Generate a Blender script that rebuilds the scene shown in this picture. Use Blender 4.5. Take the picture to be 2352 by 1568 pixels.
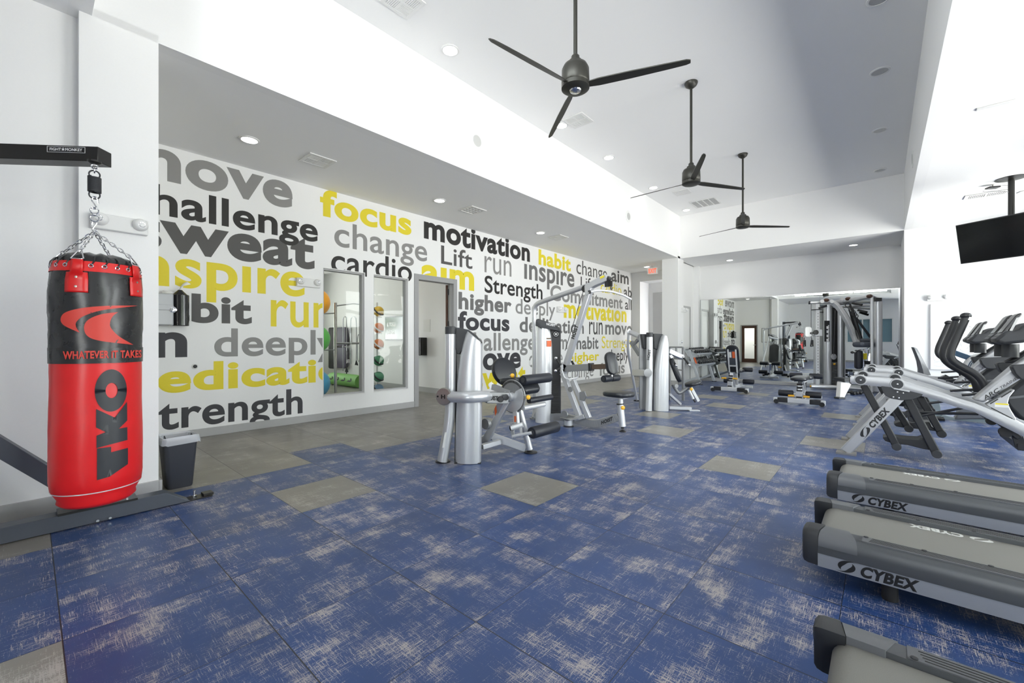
import bpy, bmesh, math, random
from mathutils import Vector, Matrix
random.seed(7)
for o in list(bpy.data.objects): bpy.data.objects.remove(o)
SC = bpy.context.scene
COL = SC.collection
V = Vector
PI = math.pi

# ------------------------------------------------------------------ camera
F, CX, CY, CH, YAW = 970.0, 1176.0, 784.0, 1.2, math.radians(41.13)
cam = bpy.data.cameras.new('camera'); camo = bpy.data.objects.new('camera', cam); COL.objects.link(camo)
cam.sensor_fit = 'HORIZONTAL'; cam.sensor_width = 36.0; cam.lens = F / 2352 * 36.0
cam.clip_start = 0.03; cam.clip_end = 200
camo.location = (0, 0, CH); camo.rotation_euler = (PI / 2, 0, YAW)
SC.camera = camo

# ------------------------------------------------------------------ world, exposure
w = bpy.data.worlds.new('sky'); SC.world = w; w.use_nodes = True
bg = w.node_tree.nodes['Background']; bg.inputs[1].default_value = 21.0
_n = w.node_tree.nodes; _l = w.node_tree.links            # bright overcast sky above, sunlit paving below the horizon
_tc = _n.new('ShaderNodeTexCoord'); _sx = _n.new('ShaderNodeSeparateXYZ'); _cr = _n.new('ShaderNodeValToRGB'); _mr = _n.new('ShaderNodeMapRange')
_l.new(_tc.outputs['Generated'], _sx.inputs[0]); _l.new(_sx.outputs[2], _mr.inputs['Value']); _mr.inputs['From Min'].default_value = -1
_l.new(_mr.outputs[0], _cr.inputs[0]); _l.new(_cr.outputs[0], bg.inputs[0])
_cr.color_ramp.elements[0].position = .47; _cr.color_ramp.elements[0].color = (1.1, 1.07, 1.03, 1)
_cr.color_ramp.elements[1].position = .53; _cr.color_ramp.elements[1].color = (.95, .98, 1.0, 1)
SC.view_settings.view_transform = 'Standard'; SC.view_settings.look = 'None'
SC.view_settings.gamma = 1; SC.view_settings.exposure = -0.50; SC.view_settings.use_curve_mapping = False
SC.cycles.use_denoising = True
SC.cycles.max_bounces = 10; SC.cycles.diffuse_bounces = 6; SC.cycles.glossy_bounces = 5
SC.cycles.transparent_max_bounces = 12; SC.cycles.sample_clamp_indirect = 6; SC.cycles.caustics_reflective = False; SC.cycles.caustics_refractive = False

def area_light(name, loc, sx, sy, rot, power, color=(1, 1, 1), portal=False):
    l = bpy.data.lights.new(name, 'AREA'); l.shape = 'RECTANGLE'; l.size = sx; l.size_y = sy
    l.energy = power; l.color = color
    if portal: l.cycles.is_portal = True
    o = bpy.data.objects.new(name, l); COL.objects.link(o); o.location = loc; o.rotation_euler = rot
    return o
def spot_light(name, loc, power, angle=110, blend=0.6, color=(1, .965, .92), r=.06):
    l = bpy.data.lights.new(name, 'SPOT'); l.energy = power; l.spot_size = math.radians(angle); l.spot_blend = blend
    l.shadow_soft_size = r; l.color = color
    o = bpy.data.objects.new(name, l); COL.objects.link(o); o.location = loc
    return o
# the daylight comes through the window openings of the right, rear and studio walls and an added clerestory (portals only guide sampling)
XW, XS, XR, YB, YM, HL, HM, XE, YR = -6.44, -4.27, 0.37, 12.10, 13.85, 3.54, 4.73, 3.4, -4.0
WINS = [(0.9, 2.6), (4.0, 6.8), (8.5, 11.4)]
for a, b in WINS:
    area_light('window_daylight', (XE - .02, (a + b) / 2, 1.75), 3.1, b - a, (0, PI / 2, 0), 1, portal=True)
area_light('rear_daylight', (1.75, YR + .02, 1.75), 2.6, 2.9, (PI / 2, 0, 0), 1, portal=True)
area_light('added_clerestory_daylight', (-1.65, .32, 4.15), 3.8, 1.1, (PI / 2, 0, 0), 1, portal=True)
area_light('studio_daylight', (-14.18, 3.3, 1.75), 1.7, 3.8, (0, -PI / 2, 0), 1, portal=True)

# ------------------------------------------------------------------ photograph pixel -> place
fw = V((-math.sin(YAW), math.cos(YAW), 0)); rt = V((math.cos(YAW), math.sin(YAW), 0)); CAM = V((0, 0, CH))
def ray(x, y): return fw + rt * ((x - CX) / F) + V((0, 0, (CY - y) / F))
def D(x, y, t): return CAM + ray(x, y) * t
def PX(x, y, X): d = ray(x, y); return CAM + d * (X / d.x)
def PY(x, y, Y): d = ray(x, y); return CAM + d * (Y / d.y)
def PZ(x, y, z=0.0): d = ray(x, y); return CAM + d * ((z - CH) / d.z)

# ------------------------------------------------------------------ materials
def lin(h):
    c = [int(h[i:i + 2], 16) / 255 for i in (0, 2, 4)]
    return tuple((x / 12.92 if x <= .04045 else ((x + .055) / 1.055) ** 2.4) for x in c) + (1,)
M = {}
def mat(name, col, rough=.5, metal=0.0, spec=.5, noise=0.0, nscale=30, bump=0.0, coat=0.0, emit=0.0, var=None):
    m = bpy.data.materials.new(name); m.use_nodes = True; nt = m.node_tree; p = nt.nodes['Principled BSDF']
    c = lin(col) if isinstance(col, str) else tuple(col) + (1,)
    p.inputs['Base Color'].default_value = c; p.inputs['Roughness'].default_value = rough
    p.inputs['Metallic'].default_value = metal; p.inputs['Specular IOR Level'].default_value = spec
    p.inputs['Coat Weight'].default_value = coat
    if emit:
        p.inputs['Emission Color'].default_value = c; p.inputs['Emission Strength'].default_value = emit
    tc = nt.nodes.new('ShaderNodeTexCoord'); n = nt.nodes.new('ShaderNodeTexNoise')
    n.inputs['Scale'].default_value = nscale; n.inputs['Detail'].default_value = 4
    nt.links.new(tc.outputs['Object'], n.inputs['Vector'])
    r = nt.nodes.new('ShaderNodeMapRange'); r.inputs['To Min'].default_value = max(0.02, rough - .06); r.inputs['To Max'].default_value = min(1, rough + .06)
    nt.links.new(n.outputs['Fac'], r.inputs['Value']); nt.links.new(r.outputs[0], p.inputs['Roughness'])
    if noise:
        mx = nt.nodes.new('ShaderNodeMix'); mx.data_type = 'RGBA'; mx.blend_type = 'MULTIPLY'
        g = nt.nodes.new('ShaderNodeMapRange'); g.inputs['To Min'].default_value = 1 - noise; g.inputs['To Max'].default_value = 1 + noise
        nt.links.new(n.outputs['Fac'], g.inputs['Value']); mx.inputs['Factor'].default_value = 1
        mx.inputs['A'].default_value = c; nt.links.new(g.outputs[0], mx.inputs['B']); nt.links.new(mx.outputs['Result'], p.inputs['Base Color'])
    if bump:
        b = nt.nodes.new('ShaderNodeBump'); b.inputs['Strength'].default_value = bump; b.inputs['Distance'].default_value = .002
        nt.links.new(n.outputs['Fac'], b.inputs['Height']); nt.links.new(b.outputs[0], p.inputs['Normal'])
    M[name] = m; return m
mat('white_paint', (.86, .86, .855), .6, noise=.015, nscale=90, bump=.05)
mat('ceiling_paint', (.89, .89, .885), .8, noise=.01, nscale=120)
mat('grey_trim', (.42, .42, .42), .5, noise=.03)
mat('frame_grey', (.34, .34, .34), .5, noise=.02)
mat('sill_white', (.78, .78, .77), .4)
mat('silver', (.60, .61, .63), .34, .55, noise=.03, nscale=160)
mat('silver_light', (.70, .71, .72), .32, .35, noise=.02, nscale=160)
mat('silver_dark', (.30, .305, .31), .36, .5, noise=.03, nscale=160)
mat('chrome', (.80, .80, .81), .14, 1.0)
mat('steel_brushed', (.42, .40, .37), .35, .9, noise=.1, nscale=40)
mat('black_plastic', (.022, .022, .024), .32)
mat('dark_plastic', (.030, .032, .036), .5, noise=.05, nscale=300)
mat('grey_plastic', (.12, .125, .135), .42, noise=.06, nscale=400)
mat('vinyl_black', (.016, .018, .023), .34, noise=.1, nscale=200, bump=.05)
mat('foam_black', (.013, .015, .022), .48, noise=.15, nscale=250, bump=.08)
mat('rubber', (.02, .02, .021), .7)
mat('yellow_knob', (.80, .42, .02), .35)
mat('orange_label', (.70, .13, .035), .5)
mat('white_label', (.72, .72, .70), .5)
mat('black_print', (.010, .010, .011), .5)
mat('white_print', (.80, .80, .80), .5)
mat('brown_metal', (.12, .085, .06), .4, .3)
mat('slate_metal', (.075, .085, .105), .42, .25, noise=.06, nscale=60)
mat('black_metal', (.014, .0135, .0125), .35, .2, noise=.1, nscale=60)
mat('fan_metal', (.045, .044, .038), .4, .5)
mat('bag_black', (.018, .018, .019), .28, noise=.2, nscale=18, bump=.25)
mat('bag_red', (.70, .012, .014), .33, noise=.06, nscale=14, bump=.10)
mat('strap_red', (.66, .012, .012), .32, noise=.05)
mat('print_red', (.62, .045, .03), .45)
mat('print_black', (.02, .023, .028), .42, noise=.2, nscale=30)
mat('bin_plastic', (.035, .038, .048), .42, noise=.05, nscale=60)
mat('liner', (.80, .82, .86), .3)
mat('dispenser_grey', (.42, .43, .45), .22); mat('black_gloss', (.012, .012, .013), .10)
mat('device_white', (.76, .76, .75), .4)
mat('lens_grey', (.5, .5, .49), .25)
mat('screen', (.006, .007, .008), .12)
mat('art_canvas', (.84, .84, .85), .6)
mat('art_line', (.42, .42, .42), .6)
mat('belt', (.20, .195, .18), .55, noise=.25, nscale=500, bump=.1)
mat('tread_band', (.34, .355, .39), .38, .35, noise=.03, nscale=300)
mat('tread_dark', (.07, .075, .083), .40, .1, noise=.08, nscale=500)
mat('tread_rail', (.105, .11, .12), .5, .05, noise=.12, nscale=700)
mat('arc_silver', (.43, .435, .45), .38, .35, noise=.03, nscale=300)
mat('arc_black', (.020, .021, .024), .42, noise=.06, nscale=200)
mat('blue_steel', (.06, .115, .19), .35, .2)
mat('pale_blue', (.42, .50, .54), .4, .1)
mat('rack_paint', (.50, .53, .55), .38, .25)
mat('dumbbell_black', (.016, .017, .019), .4, noise=.1, nscale=120)
mat('dumbbell_metal', (.55, .55, .55), .25, .9)
mat('wood_dark', (.075, .032, .017), .4, noise=.25, nscale=9)
mat('teal_paint', (.16, .27, .32), .6)
mat('yellow_paint', (.76, .63, .022), .6, noise=.02)
mat('black_paint', (.016, .015, .014), .6, noise=.1)
mat('ink_paint', (.036, .036, .042), .6, noise=.15, nscale=20)
mat('charcoal_paint', (.085, .082, .080), .6, noise=.03)
mat('grey_paint', (.255, .25, .245), .6, noise=.03)
mat('mid_grey_paint', (.15, .148, .146), .6, noise=.03)
mat('ball_orange', (.85, .36, .01), .35); mat('ball_green', (.12, .50, .09), .35); mat('ball_blue', (.08, .35, .58), .35)
mat('med_yellow', (.62, .40, .04), .45); mat('med_orange', (.62, .19, .05), .45); mat('med_green', (.07, .26, .14), .45); mat('med_blue', (.10, .20, .31), .45)
mat('mat_purple', (.06, .045, .08), .6); mat('mat_green', (.13, .33, .06), .6)
mat('paper', (.82, .82, .80), .7)
mat('light_on', (1.0, .97, .92), .4, emit=14)
mat('exit_red', (.9, .13, .05), .4, emit=1.3)
mat('exit_face', (.85, .83, .8), .4, emit=.25)
mat('leaf_green', (.10, .17, .06), .7, noise=.5, nscale=3)
mat('vent_dark', (.10, .10, .10), .7)
mat('mirror_glass', (.86, .89, .87), .02, 1.0)
M['mirror_glass'].node_tree.links.remove(M['mirror_glass'].node_tree.nodes['Principled BSDF'].inputs['Roughness'].links[0])
M['mirror_glass'].node_tree.nodes['Principled BSDF'].inputs['Roughness'].default_value = 0.0
def glassmat(name, tint, rough=0.0):
    m = bpy.data.materials.new(name); m.use_nodes = True; nt = m.node_tree; nt.nodes.clear()
    o = nt.nodes.new('ShaderNodeOutputMaterial'); mx = nt.nodes.new('ShaderNodeMixShader')
    t = nt.nodes.new('ShaderNodeBsdfTransparent'); t.inputs[0].default_value = tint + (1,)
    g = nt.nodes.new('ShaderNodeBsdfGlossy'); g.inputs['Roughness'].default_value = rough
    f = nt.nodes.new('ShaderNodeFresnel'); f.inputs[0].default_value = 1.22
    nt.links.new(f.outputs[0], mx.inputs[0]); nt.links.new(t.outputs[0], mx.inputs[1]); nt.links.new(g.outputs[0], mx.inputs[2]); nt.links.new(mx.outputs[0], o.inputs[0])
    M[name] = m
glassmat('glass', (.97, .985, .98)); 
def liner_mat():
    p = M['liner'].node_tree.nodes['Principled BSDF']; p.inputs['Alpha'].default_value = .62
liner_mat()

def floor_mat(name, base, worn, thr, rough):
    m = bpy.data.materials.new(name); m.use_nodes = True; nt = m.node_tree; N = nt.nodes; L = nt.links
    p = N['Principled BSDF']
    geo = N.new('ShaderNodeNewGeometry'); sep = N.new('ShaderNodeSeparateXYZ'); L.new(geo.outputs['Position'], sep.inputs[0])
    def mth(op, a, b=None, c=None):
        n = N.new('ShaderNodeMath'); n.operation = op
        for i, v in enumerate((a, b, c)):
            if v is None: continue
            if isinstance(v, (int, float)): n.inputs[i].default_value = v
            else: L.new(v, n.inputs[i])
        return n.outputs[0]
    u = mth('MULTIPLY_ADD', sep.outputs[0], 1 / .585, 4.23 / .585); v = mth('MULTIPLY_ADD', sep.outputs[1], 1 / .585, -.09 / .585)
    fu, fv = mth('FLOOR', u), mth('FLOOR', v)
    cb = N.new('ShaderNodeCombineXYZ'); L.new(fu, cb.inputs[0]); L.new(fv, cb.inputs[1])
    wn = N.new('ShaderNodeTexWhiteNoise'); wn.noise_dimensions = '3D'; L.new(cb.outputs[0], wn.inputs[0])
    off = N.new('ShaderNodeVectorMath'); off.operation = 'SCALE'; L.new(wn.outputs['Color'], off.inputs[0]); off.inputs['Scale'].default_value = 40
    add = N.new('ShaderNodeVectorMath'); L.new(geo.outputs['Position'], add.inputs[0]); L.new(off.outputs[0], add.inputs[1])
    def noise(vec, sx, sy, det=2.0, sc=1.0):
        mp = N.new('ShaderNodeMapping'); mp.inputs['Scale'].default_value = (sx, sy, 1); L.new(vec, mp.inputs[0])
        n = N.new('ShaderNodeTexNoise'); n.inputs['Scale'].default_value = sc; n.inputs['Detail'].default_value = det; L.new(mp.outputs[0], n.inputs['Vector'])
        return n.outputs['Fac']
    P = add.outputs[0]
    blotch = noise(P, 5.0, 4.0, 4.0); b2 = noise(P, 16, 1.6, 2); b3 = noise(P, 1.6, 14, 2)
    fx = noise(P, 240, 17, 1.5); fy = noise(P, 17, 240, 1.5); fine = noise(P, 330, 330, 1)
    thread = mth('MAXIMUM', fx, fy)
    big = mth('ADD', mth('MULTIPLY', blotch, .6), mth('ADD', mth('MULTIPLY', b2, .25), mth('MULTIPLY', b3, .25)))
    s = mth('ADD', mth('MULTIPLY_ADD', big, 5.4, -.55 * 5.4), mth('ADD', mth('MULTIPLY_ADD', thread, 3.6, -.57 * 3.6), mth('MULTIPLY_ADD', fine, 2.2, -1.1)))
    mr = N.new('ShaderNodeMapRange'); mr.interpolation_type = 'SMOOTHSTEP'; L.new(s, mr.inputs['Value'])
    mr.inputs['From Min'].default_value = thr; mr.inputs['From Max'].default_value = thr + .9
    mx = N.new('ShaderNodeMix'); mx.data_type = 'RGBA'; L.new(mr.outputs[0], mx.inputs['Factor'])
    mx.inputs['A'].default_value = base + (1,); mx.inputs['B'].default_value = worn + (1,)
    # base colour drifts a little from one patch to the next
    hs = N.new('ShaderNodeHueSaturation'); L.new(mx.outputs['Result'], hs.inputs['Color'])
    L.new(mth('MULTIPLY_ADD', noise(P, 1.3, 1.3, 2), .7, .65), hs.inputs['Value'])
    # thin dark joints between the tiles
    du = mth('ABSOLUTE', mth('SUBTRACT', mth('FRACT', mth('ADD', u, .5)), .5)); dv = mth('ABSOLUTE', mth('SUBTRACT', mth('FRACT', mth('ADD', v, .5)), .5))
    j = mth('MINIMUM', mth('MULTIPLY', du, 1.7), dv)
    jm = N.new('ShaderNodeMapRange'); L.new(j, jm.inputs['Value']); jm.inputs['From Min'].default_value = .002; jm.inputs['From Max'].default_value = .0055
    mj = N.new('ShaderNodeMix'); mj.data_type = 'RGBA'; L.new(jm.outputs[0], mj.inputs['Factor'])
    mj.inputs['A'].default_value = (.012, .012, .013, 1); L.new(hs.outputs[0], mj.inputs['B'])
    L.new(mj.outputs['Result'], p.inputs['Base Color'])
    rr = N.new('ShaderNodeMapRange'); L.new(noise(P, 7, 7, 3), rr.inputs['Value']); rr.inputs['To Min'].default_value = rough - .07; rr.inputs['To Max'].default_value = rough + .09
    L.new(rr.outputs[0], p.inputs['Roughness']); p.inputs['Specular IOR Level'].default_value = .5
    M[name] = m
floor_mat('floor_blue', (.020, .054, .170), (.40, .365, .36), .05, .36)
floor_mat('floor_grey', (.215, .203, .180), (.38, .36, .335), .25, .35)

# ------------------------------------------------------------------ mesh building
ORG = {}
def orth(a):
    a = a.normalized(); h = V((0, 0, 1)) if abs(a.z) < .9 else V((0, 1, 0))
    x = h.cross(a).normalized(); return x, a.cross(x).normalized()
class B:
    def __init__(s): s.bm = bmesh.new()
    def face(s, pts):
        try: s.bm.faces.new([s.bm.verts.new(p) for p in pts])
        except ValueError: pass
        return s
    def obb(s, c, ax, ay, az):
        c = V(c); vs = [s.bm.verts.new(c + ax * i + ay * j + az * k) for k in (-1, 1) for j in (-1, 1) for i in (-1, 1)]
        for f in ((0, 2, 3, 1), (4, 5, 7, 6), (0, 1, 5, 4), (2, 6, 7, 3), (0, 4, 6, 2), (1, 3, 7, 5)): s.bm.faces.new([vs[i] for i in f])
        return s
    def box(s, a, b):
        a, b = V(a), V(b); h = (b - a) / 2
        return s.obb((a + b) / 2, V((h.x, 0, 0)), V((0, h.y, 0)), V((0, 0, h.z)))
    def bar(s, p0, p1, w, h, up=(0, 0, 1)):
        p0, p1 = V(p0), V(p1); a = (p1 - p0); u = V(up); side = a.cross(u)
        if side.length < 1e-6: side = a.cross(V((0, 1, 0)))
        side.normalize(); u = side.cross(a).normalized()
        return s.obb((p0 + p1) / 2, a / 2, side * w / 2, u * h / 2)
    def tube(s, pts, r, seg=10, caps=True, closed=False):
        pts = [V(p) for p in pts]; n = len(pts); rad = r if isinstance(r, (list, tuple)) else [r] * n
        rings = []; x = None
        for i in range(n):
            if closed: t = pts[(i + 1) % n] - pts[i - 1]
            else: t = (pts[min(i + 1, n - 1)] - pts[max(i - 1, 0)])
            t.normalize()
            if x is None: x, _ = orth(t)
            x = (x - t * x.dot(t)); 
            if x.length < 1e-6: x, _ = orth(t)
            x.normalize(); y = t.cross(x)
            k = 1.0
            if 0 < i < n - 1 and not closed:
                d0 = (pts[i] - pts[i - 1]).normalized(); k = 1 / max(.5, d0.dot(t))
            rings.append([s.bm.verts.new(pts[i] + (x * math.cos(2 * PI * j / seg) + y * math.sin(2 * PI * j / seg)) * rad[i] * k) for j in range(seg)])
        rng = range(n) if closed else range(n - 1)
        for i in rng:
            a, b = rings[i], rings[(i + 1) % n]
            for j in range(seg): s.bm.faces.new((a[j], a[(j + 1) % seg], b[(j + 1) % seg], b[j]))
        if caps and not closed:
            s.bm.faces.new(rings[0][::-1]); s.bm.faces.new(rings[-1])
        return s
    def bend(s, pts, r, rad=.05, seg=10, n=5):
        return s.tube(fillet(pts, rad, n), r, seg)
    def cyl(s, p0, p1, r0, r1=None, seg=20):
        return s.tube([p0, p1], [r0, r0 if r1 is None else r1], seg)
    def lathe(s, prof, c, axis=(0, 0, 1), seg=24):
        c = V(c); a = V(axis).normalized(); x, y = orth(a); rings = []
        for r, h in prof:
            if r < 1e-5: rings.append([s.bm.verts.new(c + a * h)])
            else: rings.append([s.bm.verts.new(c + a * h + (x * math.cos(2 * PI * j / seg) + y * math.sin(2 * PI * j / seg)) * r) for j in range(seg)])
        for A, Bq in zip(rings, rings[1:]):
            for j in range(seg):
                k = (j + 1) % seg
                if len(A) == 1 and len(Bq) == 1: continue
                if len(A) == 1: s.bm.faces.new((A[0], Bq[j], Bq[k]))
                elif len(Bq) == 1: s.bm.faces.new((A[j], Bq[0], A[k]))
                else: s.bm.faces.new((A[j], Bq[j], Bq[k], A[k]))
        if len(rings[0]) > 1 and not (len(rings[1]) == 1 and abs(prof[0][1] - prof[1][1]) < 1e-4): s.bm.faces.new(rings[0])
        if len(rings[-1]) > 1 and not (len(rings[-2]) == 1 and abs(prof[-1][1] - prof[-2][1]) < 1e-4): s.bm.faces.new(rings[-1][::-1])
        return s
    def prism(s, pts, vec):
        vec = V(vec); a = [s.bm.verts.new(V(p) - vec / 2) for p in pts]; b = [s.bm.verts.new(V(p) + vec / 2) for p in pts]
        n = len(a)
        s.bm.faces.new(a[::-1]); s.bm.faces.new(b)
        for i in range(n): s.bm.faces.new((a[i], a[(i + 1) % n], b[(i + 1) % n], b[i]))
        return s
    def ball(s, c, r, seg=18, rings=12, ax=None):
        c = V(c); sx, sy, sz = (r, r, r) if isinstance(r, (int, float)) else r
        ex, ey, ez = ax or (V((1, 0, 0)), V((0, 1, 0)), V((0, 0, 1)))
        R = []
        for i in range(rings + 1):
            th = PI * i / rings
            if i in (0, rings): R.append([s.bm.verts.new(c + ez * sz * math.cos(th))])
            else: R.append([s.bm.verts.new(c + (ex * sx * math.cos(2 * PI * j / seg) + ey * sy * math.sin(2 * PI * j / seg)) * math.sin(th) + ez * sz * math.cos(th)) for j in range(seg)])
        for A, Bq in zip(R, R[1:]):
            for j in range(seg):
                k = (j + 1) % seg
                if len(A) == 1: s.bm.faces.new((A[0], Bq[j], Bq[k]))
                elif len(Bq) == 1: s.bm.faces.new((A[j], Bq[0], A[k]))
                else: s.bm.faces.new((A[j], Bq[j], Bq[k], A[k]))
        return s
    def torus(s, c, axis, R, r, seg=24, rs=8):
        x, y = orth(V(axis)); c = V(c)
        return s.tube([c + (x * math.cos(2 * PI * i / seg) + y * math.sin(2 * PI * i / seg)) * R for i in range(seg)], r, rs, closed=True)
    def pad(s, c, ax, ay, az, n=5, round_=.35):
        """upholstered pad: rounded outline in ax/ay, thickness az (half vectors)"""
        c = V(c); pts = []
        la, lb = ax.length, ay.length; r = min(la, lb) * round_ * 2 if round_ <= .5 else min(la, lb)
        r = min(r, la, lb)
        for sx, sy, a0 in ((1, 1, 0), (-1, 1, 90), (-1, -1, 180), (1, -1, 270)):
            for k in range(n + 1):
                a = math.radians(a0 + 90 * k / n); pts.append((sx * (la - r) + r * math.cos(a), sy * (lb - r) + r * math.sin(a)))
        ex, ey = ax.normalized(), ay.normalized(); rings = []
        t = az.length; ez = az.normalized(); e = min(t, min(la, lb) * .5)
        for inset, h in ((e * .9, -t), (e * .25, -t * .8), (0, -t * .3), (0, t * .3), (e * .25, t * .8), (e * .9, t)):
            rings.append([s.bm.verts.new(c + ex * (px * (1 - inset / la)) + ey * (py * (1 - inset / lb)) + ez * h) for px, py in pts])
        m = len(pts)
        for A, Bq in zip(rings, rings[1:]):
            for j in range(m): s.bm.faces.new((A[j], A[(j + 1) % m], Bq[(j + 1) % m], Bq[j]))
        s.bm.faces.new(rings[0][::-1]); s.bm.faces.new(rings[-1])
        return s
    def done(s, name, m, parent=None, bevel=0.0, flat=False, sharp=42, seg=2):
        bm = s.bm; bmesh.ops.recalc_face_normals(bm, faces=bm.faces)
        org = ORG.get(parent.name, V((0, 0, 0))) if parent else V((0, 0, 0))
        if org.length: bmesh.ops.translate(bm, verts=bm.verts, vec=-org)
        for f in bm.faces: f.smooth = not flat
        for e in bm.edges:
            if len(e.link_faces) == 2 and e.calc_face_angle(0) > math.radians(sharp): e.smooth = False
        me = bpy.data.meshes.new(name); bm.to_mesh(me); bm.free()
        o = bpy.data.objects.new(name, me); COL.objects.link(o)
        ms = m if isinstance(m, (list, tuple)) else [m]
        for x in ms: me.materials.append(M[x])
        if parent: o.parent = parent
        if bevel:
            b = o.modifiers.new('edge', 'BEVEL'); b.width = bevel; b.segments = seg; b.limit_method = 'ANGLE'; b.angle_limit = math.radians(40)
        ORG[o.name] = org
        return o
def fillet(pts, rad, n=5):
    pts = [V(p) for p in pts]; out = [pts[0]]
    for a, b, c in zip(pts, pts[1:], pts[2:]):
        d0, d1 = (a - b), (c - b); r = min(rad, d0.length * .48, d1.length * .48)
        p0, p1 = b + d0.normalized() * r, b + d1.normalized() * r
        for i in range(n + 1):
            t = i / n; out.append(p0 * (1 - t) ** 2 + b * 2 * t * (1 - t) + p1 * t * t)
    out.append(pts[-1]); return out
def spline(pts, n=6):
    pts = [V(p) for p in pts]; P = [pts[0]] + pts + [pts[-1]]; out = []
    for i in range(1, len(P) - 2):
        p0, p1, p2, p3 = P[i - 1:i + 3]
        for k in range(n):
            t = k / n; out.append(.5 * ((2 * p1) + (p2 - p0) * t + (2 * p0 - 5 * p1 + 4 * p2 - p3) * t * t + (3 * p1 - p0 - 3 * p2 + p3) * t ** 3))
    out.append(pts[-1]); return out
def tag(o, label, cat, group=None):
    o['label'] = label; o['category'] = cat
    if group: o['group'] = group
    return o
def thing(name, label, cat, loc, group=None):
    o = bpy.data.objects.new(name, None); COL.objects.link(o); o.location = loc; o.empty_display_size = .1
    ORG[o.name] = V(loc); return tag(o, label, cat, group)
def struct(o): o['kind'] = 'structure'; return o
def solo(o, label, cat, group=None):
    """a thing that is one mesh: move its origin to its base"""
    me = o.data; c = sum((v.co for v in me.vertices), V((0, 0, 0))) / len(me.vertices)
    c.z = min(v.co.z for v in me.vertices)
    for v in me.vertices: v.co -= c
    o.location = c; ORG[o.name] = c
    return tag(o, label, cat, group)
def dup(o, delta, label=None, parent=None, rot=None):
    c = o.copy(); COL.objects.link(c)
    if parent: c.parent = parent
    else:
        c.location = o.location + V(delta)
        if rot is not None: c.rotation_euler = (0, 0, rot)
        if label: c['label'] = label
    ORG[c.name] = ORG.get(o.name, V((0, 0, 0))) + V(delta)
    for ch in list(o.children): dup(ch, delta, None, c)
    return c
def lab(o, t): o['label'] = t; return o

# ------------------------------------------------------------------ lettering
_tc = {}
def textbm(body, off=0.0, res=6):
    """flat letters in x/y; bold letters get a wide shallow chamfer (z from 0 at the rim to off on the face) instead of a fatter fill"""
    c = bpy.data.curves.new('lettering', 'FONT'); c.body = body; c.size = 1; c.resolution_u = res; c.space_character = 1 + off * 1.6
    c.bevel_depth = off; c.bevel_resolution = 0
    o = bpy.data.objects.new('lettering', c); COL.objects.link(o); bpy.context.view_layer.update()
    dg = bpy.context.evaluated_depsgraph_get(); me = bpy.data.meshes.new_from_object(o.evaluated_get(dg))
    bm = bmesh.new(); bm.from_mesh(me)
    bpy.data.objects.remove(o); bpy.data.curves.remove(c); bpy.data.meshes.remove(me)
    if off: bmesh.ops.delete(bm, geom=[f for f in bm.faces if f.calc_center_median().z < off * .1], context='FACES')
    return bm
def bbox(bm):
    xs = [v.co.x for v in bm.verts]; ys = [v.co.y for v in bm.verts]
    return min(xs), max(xs), min(ys), max(ys)
def metric(ch, off=0.0):
    k = (ch, round(off, 3))
    if k not in _tc: b = textbm(ch, off); _tc[k] = bbox(b); b.free()
    return _tc[k]
def decal(body, origin, right, up, off=.01, shear=0.0, name='lettering', m='black_print', parent=None, keep=True):
    """text filling the parallelogram origin + right, origin + up (cap height = up)"""
    bm = textbm(body, off); x0, x1, y0, y1 = bbox(bm); H = metric('H', off)
    hy0, hy1 = H[2], H[3]; right, up, origin = V(right), V(up), V(origin); nrm = right.cross(up).normalized()
    for v in bm.verts:
        a = (v.co.x - x0) / (x1 - x0); b = (v.co.y - hy0) / (hy1 - hy0); v.co = origin + right * (a + shear * b) + up * b + nrm * (v.co.z / off * .0007 if off else 0)
    q = B(); q.bm.free(); q.bm = bm
    return q.done(name, m, parent, flat=True)

# ------------------------------------------------------------------ the setting
def wall(name, a, b, m='white_paint', **k): return struct(B().box(a, b).done(name, m, **k))
def holed(name, axis, pos, u0, u1, z0, z1, holes, th, m='white_paint'):
    """wall in the plane axis=pos..pos+th between u0..u1, with rectangular openings"""
    us = sorted({u0, u1, *[h[0] for h in holes], *[h[1] for h in holes]}); zs = sorted({z0, z1, *[h[2] for h in holes], *[h[3] for h in holes]})
    bm = B()
    for i in range(len(us) - 1):
        for j in range(len(zs) - 1):
            cu, cz = (us[i] + us[i + 1]) / 2, (zs[j] + zs[j + 1]) / 2
            if any(h[0] < cu < h[1] and h[2] < cz < h[3] for h in holes): continue
            if axis == 'x': bm.box((pos, us[i], zs[j]), (pos + th, us[i + 1], zs[j + 1]))
            else: bm.box((us[i], pos, zs[j]), (us[i + 1], pos + th, zs[j + 1]))
    bmesh.ops.remove_doubles(bm.bm, verts=bm.bm.verts, dist=1e-5)
    seen = {}
    for f in list(bm.bm.faces):      # drop the inner faces where two blocks meet
        k = tuple(round(c, 4) for c in f.calc_center_median())
        seen.setdefault(k, []).append(f)
    bmesh.ops.delete(bm.bm, geom=[f for l in seen.values() if len(l) > 1 for f in l], context='FACES')
    return struct(bm.done(name, m, flat=True))

def pxY(x): return PX(x, CY, XW).y
def pxZ(x, y): return PX(x, y, XW).z
WIN1 = (pxY(742.5), pxY(837), pxZ(744, 911), pxZ(743, 615)); WIN2 = (pxY(858.5), pxY(937), WIN1[2], WIN1[3])
DOOR = (pxY(960), pxY(1041), 0.0, pxZ(961, 641))
DFR = (pxY(951), pxY(1048.5), 0.0, pxZ(952, 628))
TH = .13
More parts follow.
